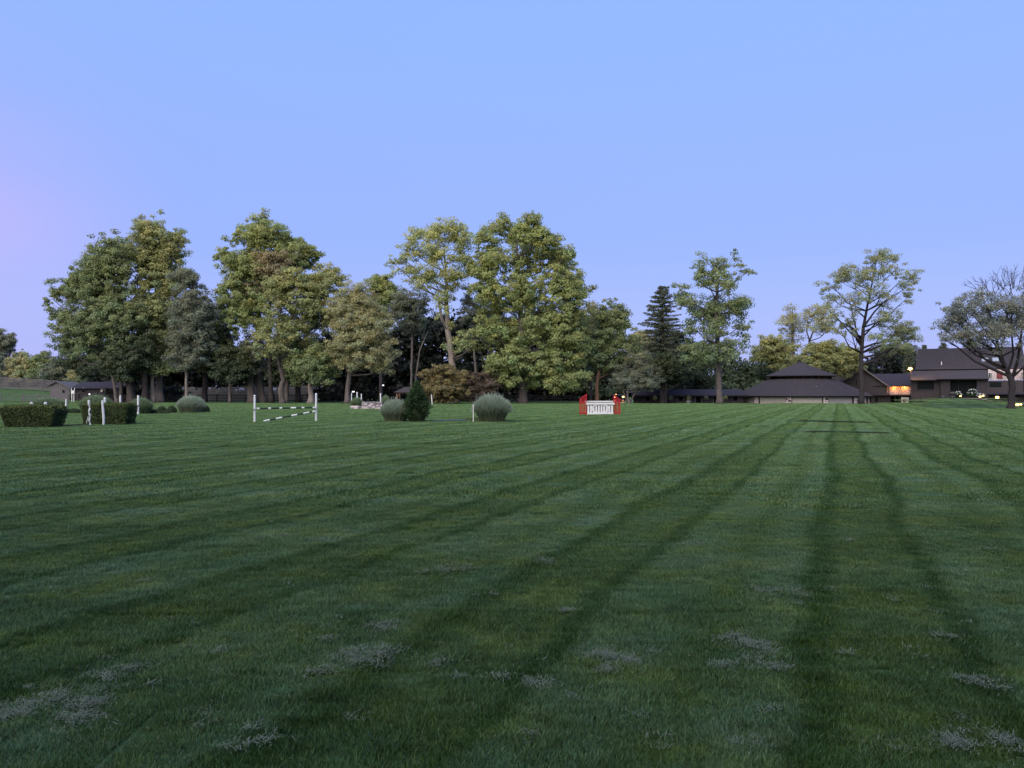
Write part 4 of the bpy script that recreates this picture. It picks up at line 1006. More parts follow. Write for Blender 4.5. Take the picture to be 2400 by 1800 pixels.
def car():
    Y = 124.0; x = PX(1451, Y); g0 = gz(x, Y) - .15; t = thing('parked_car', 'dark vehicle facing the lawn with both headlights shining', 'car', (x, Y + 2.3, g0))
    w = .92
    prof = [(0, .38), (0, .82), (.12, .98), (1.15, 1.12), (1.75, 1.68), (2.1, 1.76), (4.0, 1.76), (4.55, 1.1), (4.6, .45)]
    vs = []; n = len(prof)
    for sx, k in ((-1, 1.0), (-.96, 1.02), (.96, 1.02), (1, 1.0)):
        for (y, z) in prof: vs.append((x + sx * w * (1 if z < 1.1 else .9), Y + y, g0 + (z if abs(sx) < 1 else (z - .03 if z > .5 else z + .03))))
    fs = [tuple(range(n - 1, -1, -1)), tuple(range(3 * n, 4 * n))]
    for c in range(3): fs += [(c * n + i, c * n + (i + 1) % n, (c + 1) * n + (i + 1) % n, (c + 1) * n + i) for i in range(n)]
    MB().add(vs, fs).part('body', M['car_paint'], t)
    a, b = Vector((0, Y + 1.19, g0 + 1.17)), Vector((0, Y + 1.71, g0 + 1.66)); nn = Vector((0, -.72, .69)) * .02
    MB().prism([Vector((x - .76, a.y, a.z)) + nn, Vector((x + .76, a.y, a.z)) + nn, Vector((x + .68, b.y, b.z)) + nn, Vector((x - .68, b.y, b.z)) + nn], nn).part('windscreen', M['glass'], t)
    MB().box((x, Y - .02, g0 + .68), (.9, .06, .26)).part('grille', M['void'], t); MB().box((x, Y - .06, g0 + .46), (1.86, .16, .2)).part('bumper', M['metal'], t)
    for s in (-1, 1):
        hx = x + s * .66; hz = PZ(930, Y)
        hl = MB().prism([(hx + .2 * math.cos(q), Y - .04, hz + .14 * math.sin(q)) for q in np.linspace(0, 2 * math.pi, 14, endpoint=False)], (0, .06, 0)).part('headlight', M['headlight'], t)
        MB().box((x + s * .98, Y + 1.45, g0 + 1.12), (.16, .1, .14)).part('mirror', M['car_paint'], t)
        for yy in (.85, 3.75):
            wh = MB().prism([(x + s * .86 - .1, Y + yy + .36 * math.cos(q), g0 + .36 + .36 * math.sin(q)) for q in np.linspace(0, 2 * math.pi, 16, endpoint=False)], (.2, 0, 0)).part('wheel', M['rubber'], t)
            MB().prism([(x + s * .86 - .11, Y + yy + .2 * math.cos(q), g0 + .36 + .2 * math.sin(q)) for q in np.linspace(0, 2 * math.pi, 12, endpoint=False)], (.22, 0, 0)).part('rim', M['metal'], t, wh)
    MB().box((x - .24, Y + 1.9, g0 + 1.79), (.14, .08, .07)).part('marker_lamp', M['marker'], t)
    for s in (-1, 1): lights('headlight_beam', (x + s * .66, Y - .4, g0 + .8), 14, (1, .5, .2), .1, t)
car()

# ------------------------------------------------------------------ trees
NLEAF = [0]
def tree(name, label, cat, Y, trunk, lobes, leaf, bark, seed, size=.34, dens=1.0, limbs=(), group=None, shell=.55, zb=None, clump=.95, twig=1.0, bare=(), depth=.8, topshift=.25, fork=True, spread=1.28, fill=3, lf=1.0):
    """trunk: [(px, py, radius m)]; lobes: [(px, py, rx px, ry px[, density])] of the crown as it stands at distance Y"""
    rng = np.random.default_rng(seed)
    k = Y / F
    b0 = W(trunk[0][0], trunk[0][1], Y); g0 = gz(b0.x, Y) if zb is None else zb
    t = thing(name, label, cat, (b0.x, Y, g0), group)
    tp = [W(px, py, Y) for px, py, _ in trunk]; tr = [r for *_, r in trunk]
    tp[0].z = g0 - .15
    for i in range(1, len(tp)): tp[i].y += rng.normal(0, .15)
    # dense resample so that the trunk bends softly
    P, R = [], []
    for i in range(len(tp) - 1):
        for q in np.linspace(0, 1, 5)[:-1]:
            P.append(tp[i].lerp(tp[i + 1], q) + Vector((rng.normal(0, .04), rng.normal(0, .04), 0))); R.append(tr[i] * (1 - q) + tr[i + 1] * q)
    P.append(tp[-1]); R.append(tr[-1]); R[0] *= 1.45; R[1] *= 1.12
    mb = MB(); mb.tube(P, R, 9)
    for path in limbs: mb.tube([W(px, py, Y + rng.normal(0, .4)) for px, py, _ in path], [r for *_, r in path], 6)
    base_l = list(lobes)
    for i, a in enumerate(base_l):      # fill the hollows between neighbouring boughs
        near = sorted((math.hypot(a[0] - b[0], a[1] - b[1]), j) for j, b in enumerate(base_l) if j != i)[:fill]
        for dd, j in near:
            b = base_l[j]
            if dd < 2.2 * (a[2] + b[2]) and i < j: lobes = list(lobes) + [((a[0] + b[0]) / 2, (a[1] + b[1]) / 2, (a[2] + b[2]) * .45, (a[3] + b[3]) * .45, .55)]
    pts, nrm, tint, szs = [], [], [], []
    zs = [W(l[0], l[1], Y).z for l in lobes]; zlo, zhi = min(zs), max(zs) + 1e-3
    wid = (max(l[0] + l[2] for l in lobes) - min(l[0] - l[2] for l in lobes)) * k * .5
    nb = len(base_l)
    for li, l in enumerate(lobes):
        px, py, rx, ry = l[:4]; dm = l[4] if len(l) > 4 else 1.0
        rx, ry = rx * k * spread, ry * k * (spread * .9); ryd = (rx + ry) * .5 * depth
        c = W(px, py, Y); off = (c.x - b0.x) / max(wid, 1)
        room = max(0, wid * .62 * math.sqrt(max(0, 1 - off * off)) - ryd * .4)
        c.y = Y + (rng.uniform(-1, 1) * room if li % 3 else -room * .7)
        c = W(px, py, c.y); sc = c.y / Y; rx *= sc; ry *= sc
        # limb from the trunk up into the lobe
        jz = c.z - .55 * math.hypot(c.x - b0.x, c.y - Y) - ry * .3
        j = min(range(len(P)), key=lambda i: abs(P[i].z - max(jz, P[0].z + (P[-1].z - P[0].z) * .28)) + .15 * (Vector(P[i]) - c).length)
        s = Vector(P[j]); mid = s.lerp(c, .5) + Vector((rng.normal(0, .3), rng.normal(0, .3), -.10 * (c - s).length + rng.normal(0, .2)))
        r0 = min(R[j] * .6, .05 + .018 * (c - s).length)
        path = [s, s.lerp(mid, .55), mid, mid.lerp(c, .55) + Vector((0, 0, .1)), c]
        if fork and li < nb: mb.tube(path, [r0, r0 * .85, r0 * .65, r0 * .45, .03], 5, False)
        nc = max(4, int(dens * dm * 1.9 * (rx * ry + rx * ryd + ry * ryd) / (clump ** 2)))
        d = sphere_pts(nc, rng); rad = rng.random(nc) ** shell * np.where(rng.random(nc) < .24, rng.uniform(1.0, 1.42, nc), 1.0)
        cc = np.array(c) + d * rad[:, None] * np.array([rx, ryd, ry])
        cr = clump * rng.uniform(.5, 1.2, nc) * min(1, min(rx, ry) / clump * .75)
        for q in range(nc):
            if rng.random() < .3 * twig:
                a = path[2 + int(rng.integers(0, 3))]; e = Vector(cc[q]); m2 = Vector(a).lerp(e, .5) + Vector((0, 0, -.12))
                mb.tube([a, m2, e], [.05 * twig, .035 * twig, .016], 3, False)
            n = int(76 * lf * (cr[q] / clump) ** 1.6 * (clump / size) ** 1.2 / 3.0) + 8
            u = sphere_pts(n, rng) * (rng.random((n, 1)) ** .5)
            u[:, 2] *= .62
            pts.append(cc[q] + u * cr[q])
            out = d[q] * .5 + np.array([0, -.15, .45])
            nrm.append(u * .9 + out)
            hue = rng.normal(0, .06); lum = rng.uniform(.8, 1.2)
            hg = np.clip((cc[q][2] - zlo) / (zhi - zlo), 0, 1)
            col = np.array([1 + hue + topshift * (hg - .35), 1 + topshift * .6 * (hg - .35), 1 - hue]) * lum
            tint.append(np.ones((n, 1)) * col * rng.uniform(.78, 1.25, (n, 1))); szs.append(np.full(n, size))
    for (px, py, a, L, n) in bare:      # bare twigs fanning out
        for i in range(n):
            o = W(px + rng.normal(0, 14), py + rng.normal(0, 10), Y + rng.normal(0, 1)); an = a + rng.normal(0, .35); q = [o]
            for s_ in range(3): an += rng.normal(0, .22); q.append(q[-1] + Vector((math.cos(an), rng.normal(0, .3), math.sin(an))) * L * k * .33)
            mb.tube(q, [.035, .026, .018, .010], 3, False)
            for s_ in range(3):
                o2 = q[1 + s_ % 2].lerp(q[2], rng.random()); a2 = an + rng.choice([-1, 1]) * rng.uniform(.3, .8); mb.tube([o2, o2 + Vector((math.cos(a2), 0, math.sin(a2))) * L * k * .3], [.018, .008], 3, False)
    mb.part('trunk', M[bark], t, smooth=True)
    Pn = np.concatenate(pts); NLEAF[0] += len(Pn)
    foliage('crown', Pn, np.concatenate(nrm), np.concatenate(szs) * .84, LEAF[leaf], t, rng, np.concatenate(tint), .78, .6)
    return t
G1 = 'trees lining the far side of the lawn'
tree('oak_tree', 'broad spreading oak at the end of the tree line, above the shed', 'tree', 132, [(308, 944, .75), (306, 900, .62), (300, 840, .5), (290, 760, .4), (280, 690, .3), (272, 610, .12)],
     [(268, 583, 42, 30), (232, 610, 30, 24), (300, 592, 30, 28), (160, 668, 40, 24), (122, 700, 26, 10, .7), (118, 719, 20, 7, .6), (200, 690, 48, 32), (250, 650, 45, 35), (255, 700, 50, 40), (165, 765, 40, 34), (138, 812, 24, 11, .7), (225, 760, 55, 42), (200, 815, 48, 30), (262, 830, 52, 34), (280, 745, 50, 45), (210, 640, 36, 22)], 'oak', 'bark', 101, group=G1)
tree('poplar_tree', 'tall pale-trunked poplar rising above the spreading oak', 'tree', 134, [(374, 944, .66), (372, 880, .52), (368, 780, .42), (366, 680, .3), (366, 560, .12)],
     [(362, 545, 40, 34), (333, 530, 18, 20), (407, 552, 22, 24), (425, 566, 14, 10, .8), (372, 600, 50, 36), (418, 604, 15, 12, .8), (330, 605, 36, 32), (350, 655, 58, 40), (400, 655, 36, 38), (330, 720, 52, 42), (392, 725, 50, 42), (360, 790, 58, 40), (398, 828, 50, 32), (345, 845, 52, 24)], 'olive', 'bark_pale', 102, group=G1)
tree('oak_tree', 'thick dark-trunked oak between the shed and the pale poplar', 'tree', 130, [(341, 944, .62), (340, 900, .5), (338, 850, .4), (335, 800, .2)], [(318, 800, 50, 38), (285, 850, 42, 20), (340, 852, 48, 20), (300, 830, 40, 24)], 'dark', 'bark_dark', 103, group=G1)
tree('sapling_tree', 'slim leaning tree curving over the shed roof', 'tree', 128, [(273, 942, .30), (269, 915, .26), (263, 885, .22), (258, 862, .18), (262, 835, .1)], [(262, 838, 28, 22), (286, 872, 22, 20), (243, 852, 22, 18), (296, 885, 18, 12)], 'dark', 'bark', 104, group=G1)
tree('oak_tree', 'thin-trunked dark tree tucked behind the leaning sapling', 'tree', 131, [(283, 943, .34), (284, 900, .28), (288, 860, .15)], [(292, 868, 30, 20), (310, 890, 16, 10)], 'dark', 'bark', 105, group=G1)
tree('oak_tree', 'pale slender trunk paired with the tall poplar', 'tree', 131.5, [(358, 944, .42), (357, 900, .34), (354, 850, .2)], [(362, 862, 36, 14), (385, 868, 26, 12), (345, 820, 36, 26)], 'oak', 'bark_pale', 106, group=G1)
tree('ash_tree', 'grey-leaved slender tree filling the gap right of the poplar', 'tree', 126, [(436, 943, .24), (436, 880, .21), (440, 800, .17), (446, 720, .08)], [(452, 700, 36, 32), (428, 742, 32, 28), (470, 738, 36, 38), (455, 790, 44, 38), (445, 842, 44, 28), (424, 655, 24, 20), (446, 648, 20, 18), (425, 800, 30, 25)], 'grey', 'bark_pale', 107, .30, group=G1)
tree('oak_tree', 'dark-trunked tree in deep shade above the big grass clump', 'tree', 136, [(478, 943, .55), (478, 890, .45), (482, 820, .3), (486, 760, .15)], [(490, 760, 40, 42), (478, 812, 48, 38), (502, 850, 44, 26), (515, 790, 30, 30)], 'dark', 'bark_dark', 108, group=G1)
tree('oak_tree', 'slim straight tree standing alone in front of the paddock fence', 'tree', 127, [(538, 944, .24), (538, 890, .2), (536, 830, .1)], [(535, 828, 34, 28), (518, 872, 30, 20), (552, 880, 26, 18), (560, 840, 25, 22)], 'dark', 'bark', 109, group=G1)
tree('tulip_tree', 'very tall tulip tree with spiky top behind the rail jump', 'tree', 131, [(614, 944, .72), (608, 900, .6), (600, 840, .5), (604, 760, .42), (608, 680, .34), (612, 600, .22), (612, 525, .08)],
     [(558, 548, 9, 20, .8), (582, 538, 12, 24, .8), (612, 528, 24, 24), (640, 545, 22, 24), (668, 562, 20, 20), (700, 577, 26, 18), (730, 593, 22, 14), (746, 602, 13, 10, .8), (600, 572, 42, 28), (660, 592, 42, 28), (520, 585, 20, 10, .7), (506, 606, 13, 8, .6), (545, 602, 28, 20), (700, 615, 38, 22), (590, 622, 48, 32), (558, 660, 42, 38), (545, 710, 44, 38), (620, 680, 48, 38), (580, 742, 52, 38)], 'poplar', 'bark', 110, group=G1)
tree('maple_tree', 'rusty-brown crown glowing inside the tall tulip tree', 'tree', 127, [(636, 944, .4), (634, 880, .34), (630, 780, .26), (636, 660, .16), (640, 615, .06)], [(645, 606, 48, 18), (604, 616, 28, 14), (625, 640, 38, 18), (660, 635, 26, 14), (600, 680, 30, 25, .6)], 'rust', 'bark_dark', 111, .28, group=G1)
tree('oak_tree', 'crooked-trunked oak with pale leaf layers just behind the rail jump', 'tree', 123, [(662, 945, .46), (659, 915, .42), (663, 890, .4), (655, 850, .36), (652, 810, .3), (652, 760, .24), (664, 690, .12)],
     [(680, 655, 42, 24), (640, 668, 32, 18), (720, 670, 34, 22), (768, 640, 26, 22), (790, 655, 18, 18), (742, 700, 48, 32), (672, 712, 48, 30), (700, 760, 46, 24), (640, 772, 32, 16), (608, 790, 26, 12), (762, 742, 34, 32), (652, 822, 34, 14), (620, 832, 22, 10), (690, 800, 36, 18)], 'olive', 'bark', 112, group=G1)
tree('oak_tree', 'low spreading tree with pale straight trunk at the rail jump post', 'tree', 122, [(728, 947, .5), (727, 905, .38), (722, 860, .25)], [(745, 830, 38, 20), (720, 860, 38, 24), (698, 884, 26, 16), (746, 884, 30, 16), (690, 850, 28, 18), (770, 860, 22, 20)], 'oak', 'bark_pale', 113, group=G1)
tree('oak_tree', 'stout shaded trunk left of the tall tulip tree', 'tree', 129, [(590, 944, .66), (588, 900, .55), (586, 850, .3)], [(580, 845, 38, 30), (562, 875, 28, 20), (600, 812, 32, 24)], 'grey', 'bark', 114, group=G1)
tree('oak_tree', 'dark double trunk beside the crooked oak', 'tree', 128, [(671, 944, .4), (672, 900, .34), (676, 850, .2)], [(680, 850, 28, 20), (690, 880, 22, 14), (640, 880, 20, 20)], 'dark', 'bark', 115, group=G1)
tree('oak_tree', 'shaded trunk between the crooked oak and the low spreading tree', 'tree', 133, [(699, 944, .52), (698, 890, .42), (700, 830, .2)], [(700, 830, 40, 28), (720, 800, 34, 26), (690, 870, 30, 16)], 'dark', 'bark_dark', 116, group=G1)
tree('maple_tree', 'rounded tan-leaved tree turning to autumn colour', 'tree', 120, [(813, 946, .42), (816, 900, .37), (822, 860, .32), (832, 800, .24), (838, 710, .1)],
     [(836, 680, 30, 22), (812, 706, 32, 22), (862, 716, 32, 24), (800, 746, 28, 28), (850, 760, 46, 32), (890, 760, 26, 34), (825, 800, 46, 28), (896, 806, 24, 28), (795, 820, 26, 18), (865, 838, 42, 24), (904, 862, 18, 14), (790, 846, 20, 12), (832, 858, 32, 12)], 'tan', 'bark', 117, .26, 1.15, group=G1, topshift=.12)
tree('sycamore_tree', 'tall sycamore with bare pale trunk and airy yellow-green crown', 'tree', 124, [(1068, 945, .62), (1062, 880, .56), (1057, 830, .5), (1050, 775, .45), (1047, 720, .33), (1046, 660, .25), (1042, 580, .1)],
     [(1040, 540, 30, 26), (1010, 545, 24, 20), (980, 553, 26, 20), (1070, 545, 24, 24), (1090, 562, 16, 28), (948, 572, 16, 10, .7), (922, 617, 18, 9, .7), (940, 604, 24, 16), (985, 590, 38, 24), (1030, 592, 38, 26), (1080, 605, 22, 26), (960, 632, 32, 16), (1010, 640, 38, 22), (1062, 650, 26, 24), (1040, 690, 22, 22), (985, 665, 32, 16), (1032, 736, 15, 12), (1090, 790, 26, 20), (1075, 816, 20, 11), (1110, 812, 12, 14), (1042, 815, 10, 12)], 'syc', 'bark_pale', 118, .31, .95, fill=2, lf=.7, clump=1.1, limbs=[[(1051, 780, .3), (1036, 748, .24), (1028, 705, .15)], [(1062, 848, .12), (1082, 835, .1), (1098, 815, .06)]], group=G1)
tree('oak_tree', 'small rounded crown peeping between the tan tree and the sycamore', 'tree', 139, [(892, 945, .3), (892, 850, .26), (895, 740, .15)], [(880, 664, 20, 17), (902, 660, 22, 17), (916, 690, 28, 22), (882, 700, 24, 22), (905, 735, 35, 30)], 'poplar', 'bark', 119, group=G1)
tree('birch_tree', 'grey-leaved tree with thin twin trunks behind the gazebo', 'tree', 134, [(963, 945, .2), (964, 880, .18), (965, 800, .16), (966, 730, .08)], [(955, 700, 42, 24), (985, 716, 28, 22), (930, 722, 22, 22), (975, 748, 36, 20), (945, 760, 25, 25, .6)], 'grey', 'bark_pale', 120, .28, .7, limbs=[[(968, 940, .16), (975, 880, .14), (984, 820, .12), (1003, 775, .06)]], group=G1)
tree('tulip_tree', 'huge full tulip tree with leaves to the ground behind the gate jump', 'tree', 121, [(1226, 946, .72), (1226, 900, .65), (1224, 800, .5), (1218, 700, .38), (1212, 600, .2), (1210, 545, .08)],
     [(1242, 518, 18, 20), (1178, 524, 22, 18), (1208, 548, 36, 26), (1135, 560, 24, 18), (1282, 555, 26, 28), (1245, 560, 32, 30), (1150, 605, 36, 34), (1222, 610, 40, 38), (1294, 610, 36, 38), (1330, 598, 20, 20), (1120, 630, 22, 24), (1135, 668, 36, 30), (1225, 675, 46, 40), (1308, 677, 42, 36), (1362, 690, 24, 16), (1345, 660, 22, 28), (1164, 715, 38, 30), (1265, 742, 48, 36), (1337, 742, 42, 34), (1149, 782, 34, 22), (1222, 784, 42, 32), (1308, 800, 48, 36), (1362, 800, 24, 34), (1190, 842, 40, 28), (1280, 856, 46, 32), (1340, 868, 36, 28), (1222, 890, 38, 20), (1308, 900, 44, 18), (1180, 885, 26, 16), (1355, 905, 22, 12), (1155, 860, 14, 16)], 'poplar', 'bark', 121, .36, 1.0, group=G1)
tree('oak_tree', 'slim twin trunks between the sycamore and the huge tulip tree', 'tree', 128, [(1120, 945, .26), (1116, 880, .23), (1112, 820, .18), (1108, 740, .08)], [(1112, 742, 34, 24), (1135, 772, 30, 24), (1100, 700, 30, 24, .7)], 'grey', 'bark_pale', 122, .30, .8, limbs=[[(1134, 945, .24), (1138, 880, .22), (1146, 820, .17), (1156, 780, .1)]], group=G1)
tree('japanese_maple', 'layered bronze-leaved maple at the foot of the sycamore', 'tree', 117, [(1036, 946, .14), (1036, 920, .12), (1040, 890, .08)], [(1040, 862, 26, 8), (1008, 876, 22, 9), (1062, 880, 32, 11), (1086, 886, 12, 10), (1030, 898, 36, 10), (1050, 912, 40, 10), (1022, 925, 26, 8), (1062, 928, 30, 10), (1040, 938, 28, 6)], 'maple', 'bark_dark', 123, .22, 1.5, group='layered maples at the lawn edge', clump=.6, topshift=.05)
tree('japanese_maple', 'purplish layered maple beside the bronze one', 'tree', 118, [(1122, 946, .12), (1122, 920, .1), (1125, 890, .06)], [(1124, 877, 24, 6), (1150, 886, 18, 7), (1100, 893, 18, 9), (1136, 902, 34, 10), (1110, 916, 26, 9), (1160, 906, 14, 9), (1140, 922, 20, 8), (1098, 930, 14, 8)], 'maple2', 'bark_dark', 124, .20, 1.4, group='layered maples at the lawn edge', clump=.6, topshift=.05)
tree('oak_tree', 'rounded tree with reddish bare trunk behind the gate jump', 'tree', 126, [(1399, 944, .33), (1399, 900, .3), (1405, 850, .25), (1425, 780, .2), (1433, 715, .08)], [(1433, 712, 16, 14), (1414, 735, 22, 18), (1456, 742, 20, 18), (1435, 766, 38, 26), (1418, 800, 36, 28), (1462, 800, 32, 28), (1400, 836, 32, 22), (1440, 850, 36, 22), (1385, 870, 20, 16)], 'oak', 'bark_red', 125, .32, group=G1)
tree('maple_tree', 'small tan crown at the shoulder of the huge tulip tree', 'tree', 133, [(1385, 946, .2), (1385, 850, .18), (1385, 770, .1)], [(1386, 728, 14, 26), (1388, 770, 18, 24)], 'tan', 'bark', 126, .28, group=G1)
tree('willow_tree', 'wispy grey-green willowy tree at the stable end by the headlights', 'tree', 122, [(1474, 946, .16), (1470, 920, .14), (1480, 880, .11), (1490, 845, .05)], [(1492, 838, 26, 14), (1470, 870, 32, 18), (1512, 870, 28, 18), (1490, 898, 42, 16), (1452, 890, 20, 14), (1524, 904, 24, 12)], 'grey', 'bark_pale', 127, .22, .62, limbs=[[(1476, 944, .12), (1500, 900, .09), (1515, 870, .05)], [(1472, 944, .1), (1455, 905, .07), (1445, 880, .04)]], group=G1, clump=.8)
def spruce(px, Y, ytop, ybot, hw, label, seed, base=None, name='spruce_tree', nwh=26):
    rng = np.random.default_rng(seed); x = PX(px, Y); g0 = gz(x, Y); zt = PZ(ytop, Y); zb = PZ(ybot, Y); k = Y / F
    t = thing(name, label, 'tree', (x, Y, g0), 'conifers behind the buildings')
    mb = MB(); mb.tube([(x, Y, g0 - .2), (x + .1, Y, (g0 + zt) / 2), (x, Y, zt)], [.38 * hw / 48, .24 * hw / 48, .03], 7); V, TT = [], []
    for i in range(nwh):
        q = (i + .3) / nwh; z = zt - (zt - zb) * q; R = hw * k * (q ** .5) * rng.uniform(.85, 1.1)
        for a in np.linspace(0, 6.283, 10, endpoint=False) + rng.normal(0, .25, 10):
            z = zt - (zt - zb) * np.clip(q + rng.normal(0, .012), 0.01, 1)
            r = R * rng.uniform(.5, 1.2); m = int(24 + 120 * r / 3.5); u = rng.random(m) ** .7
            dr = -.05 - .45 * q + rng.normal(0, .08); c = np.stack([np.cos(a) * u * r, np.sin(a) * u * r, u * r * dr + .22 * (u ** 2) * r], 1) + np.array([x, Y, z])
            e = c[np.argmax(u)]; mb.tube([(x, Y, z), tuple(e)], [.035, .012], 3, False)
            c += rng.normal(0, .10, (m, 3)) * np.array([1, 1, .4]); ln = rng.uniform(.2, .48, (m, 1))
            out = np.array([np.cos(a), np.sin(a), 0]); dd = out * .6 + np.stack([rng.normal(0, .5, m), rng.normal(0, .5, m), -np.abs(rng.normal(.55, .3, m))], 1); dd /= np.linalg.norm(dd, axis=1, keepdims=True)
            sd = np.cross(dd, rng.normal(0, 1, (m, 3))); sd /= np.linalg.norm(sd, axis=1, keepdims=True)
            V.append(np.stack([c - sd * .05, c + sd * .05, c + dd * ln + sd * .015, c + dd * ln - sd * .015], 1).reshape(-1, 3)); TT.append(np.repeat(np.ones((m, 3)) * rng.uniform(.6, 1.4, (m, 1)), 4, 0))
    mb.part('trunk', M['bark'], t); V = np.concatenate(V) - np.array(t.loc); NLEAF[0] += len(V) // 4
    mesh_obj('crown', np_mesh('crown', V, quads=np.arange(len(V)).reshape(-1, 4), tint=rgba(np.concatenate(TT))), LEAF['spruce'], t.o)
spruce(1552, 131, 670, 895, 66, 'tall drooping spruce standing beside the tall oak', 130, nwh=30)
tree('maple_tree', 'small tan crown showing between the reddish trunk tree and the spruce', 'tree', 150, [(1505, 930, .25), (1505, 850, .2), (1503, 800, .1)], [(1500, 785, 22, 18), (1522, 800, 20, 18), (1484, 812, 22, 20), (1508, 830, 30, 20)], 'tan', 'bark', 151, .3, group=G1)
tree('oak_tree', 'low dark tree under the spruce in front of the stable roof end', 'tree', 127, [(1560, 944, .22), (1560, 900, .18), (1558, 870, .1)], [(1545, 868, 34, 20), (1580, 862, 32, 22), (1560, 845, 30, 18), (1530, 890, 26, 12), (1600, 880, 26, 14)], 'dark', 'bark_dark', 152, .3, group=G1)
tree('oak_tree', 'tall open oak with thick pale trunk in front of the stables', 'tree', 119.5, [(1687, 947, .50), (1685, 905, .44), (1683, 857, .42), (1680, 790, .36), (1678, 720, .28), (1684, 650, .18), (1700, 610, .06)],
     [(1637, 616, 15, 20, .8), (1632, 645, 10, 14, .7), (1719, 601, 15, 13, .8), (1680, 625, 18, 18), (1740, 640, 18, 10, .8), (1757, 633, 13, 9, .7), (1652, 657, 18, 18), (1698, 664, 26, 24), (1724, 716, 26, 24), (1742, 705, 16, 18), (1650, 728, 24, 24), (1592, 676, 22, 14, .8), (1612, 716, 18, 18), (1590, 705, 16, 14, .8), (1675, 720, 30, 28), (1675, 768, 34, 26), (1742, 762, 18, 16, .8), (1738, 806, 22, 14, .8), (1700, 815, 30, 22), (1655, 815, 30, 22), (1625, 770, 24, 18), (1680, 842, 30, 14), (1640, 842, 30, 18), (1610, 820, 25, 20)], 'oak', 'bark', 131, .33, 1.15, group=G1, spread=1.3, fill=2, lf=.7, clump=1.1)
tree('oak_tree', 'shaded low trees massed behind the stable roof beside the spruce', 'tree', 141, [(1600, 944, .3), (1600, 880, .25), (1600, 820, .1)], [(1590, 795, 32, 22), (1568, 832, 34, 24), (1620, 852, 38, 26), (1560, 880, 36, 22), (1640, 885, 40, 20), (1520, 880, 30, 26)], 'dark', 'bark_dark', 132, .36, group=G1)
tree('locust_tree', 'small yellowing tree with a pointed top behind the round barn', 'tree', 155, [(1857, 920, .3), (1857, 840, .26), (1857, 770, .18), (1857, 725, .06)], [(1857, 724, 14, 14), (1850, 750, 22, 16), (1868, 755, 16, 18), (1832, 765, 16, 10, .7), (1855, 785, 28, 18)], 'yellow', 'bark', 133, .30, .9, lf=.5, clump=1.2, group='yellowing trees behind the round barn')
tree('locust_tree', 'yellowing round-topped tree touching the tall hickory', 'tree', 152, [(1906, 920, .3), (1904, 850, .26), (1897, 800, .2), (1912, 760, .1)], [(1905, 724, 20, 12), (1930, 735, 24, 18), (1892, 745, 14, 16), (1920, 765, 28, 20), (1945, 770, 18, 16)], 'yellow', 'bark', 134, .30, .9, lf=.5, clump=1.2, limbs=[[(1898, 800, .16), (1890, 775, .12), (1893, 750, .06)]], group='yellowing trees behind the round barn')
tree('oak_tree', 'olive tree massed low behind the barn roof peak', 'tree', 148, [(1815, 930, .3), (1815, 860, .2)], [(1808, 800, 30, 18), (1835, 815, 26, 20), (1800, 835, 28, 22), (1830, 850, 30, 18), (1780, 830, 20, 16)], 'olive', 'bark_dark', 135, .34, group=G1)
tree('oak_tree', 'olive tree spreading over the barn roof beside the hickory', 'tree', 142, [(1940, 930, .3), (1940, 850, .2)], [(1920, 812, 34, 18), (1955, 825, 32, 18), (1985, 830, 30, 20), (1900, 840, 34, 18), (1940, 852, 36, 20), (1975, 862, 28, 18), (1915, 868, 30, 10), (2000, 850, 18, 18)], 'olive', 'bark_dark', 136, .34, group=G1)
tree('hickory_tree', 'tall open hickory with dark straight trunk in front of the gabled barn', 'tree', 117.5, [(2019, 947, .38), (2018, 900, .34), (2018, 840, .31), (2021, 790, .28), (2027, 745, .2), (2040, 680, .12), (2052, 610, .05)],
     [(2052, 603, 24, 16), (2085, 602, 20, 14), (2030, 615, 16, 10, .7), (1985, 640, 26, 15), (1968, 652, 14, 14, .7), (1945, 665, 18, 14, .8), (2033, 655, 28, 16), (2093, 642, 28, 14), (2135, 640, 20, 15, .8), (2145, 660, 16, 8, .6), (1937, 694, 18, 14, .8), (1995, 698, 28, 16), (2066, 692, 28, 16), (2128, 697, 18, 16, .8), (1948, 732, 22, 14, .8), (1985, 748, 20, 12, .8), (2080, 740, 26, 15), (2118, 765, 28, 15), (2144, 770, 14, 12, .8), (2065, 788, 28, 14), (2116, 792, 28, 16), (1995, 780, 18, 10, .8), (2090, 815, 28, 14), (2130, 815, 18, 14, .8), (1970, 775, 12, 8, .6)], 'hickory', 'bark_dark', 137, .25, 1.15, spread=1.4, fill=3, lf=.85,
     limbs=[[(2021, 800, .2), (2000, 770, .15), (1970, 755, .09), (1950, 735, .04)], [(2020, 812, .22), (2008, 796, .2), (2006, 770, .14), (1990, 700, .06)], [(2024, 815, .17), (2050, 805, .13), (2090, 800, .08), (2120, 795, .04)], [(2025, 765, .17), (2050, 730, .13), (2075, 705, .09), (2105, 685, .04)], [(2022, 790, .14), (2060, 750, .1), (2095, 740, .06)]], group=G1, topshift=.15, clump=1.25)
tree('oak_tree', 'dark leafy mass between the hickory and the house roof', 'tree', 172, [(2090, 930, .3), (2090, 880, .2)], [(2070, 832, 26, 16), (2100, 828, 30, 18), (2130, 830, 22, 18), (2085, 850, 40, 14), (2120, 852, 24, 12)], 'dark', 'bark_dark', 138, .32, group=G1)
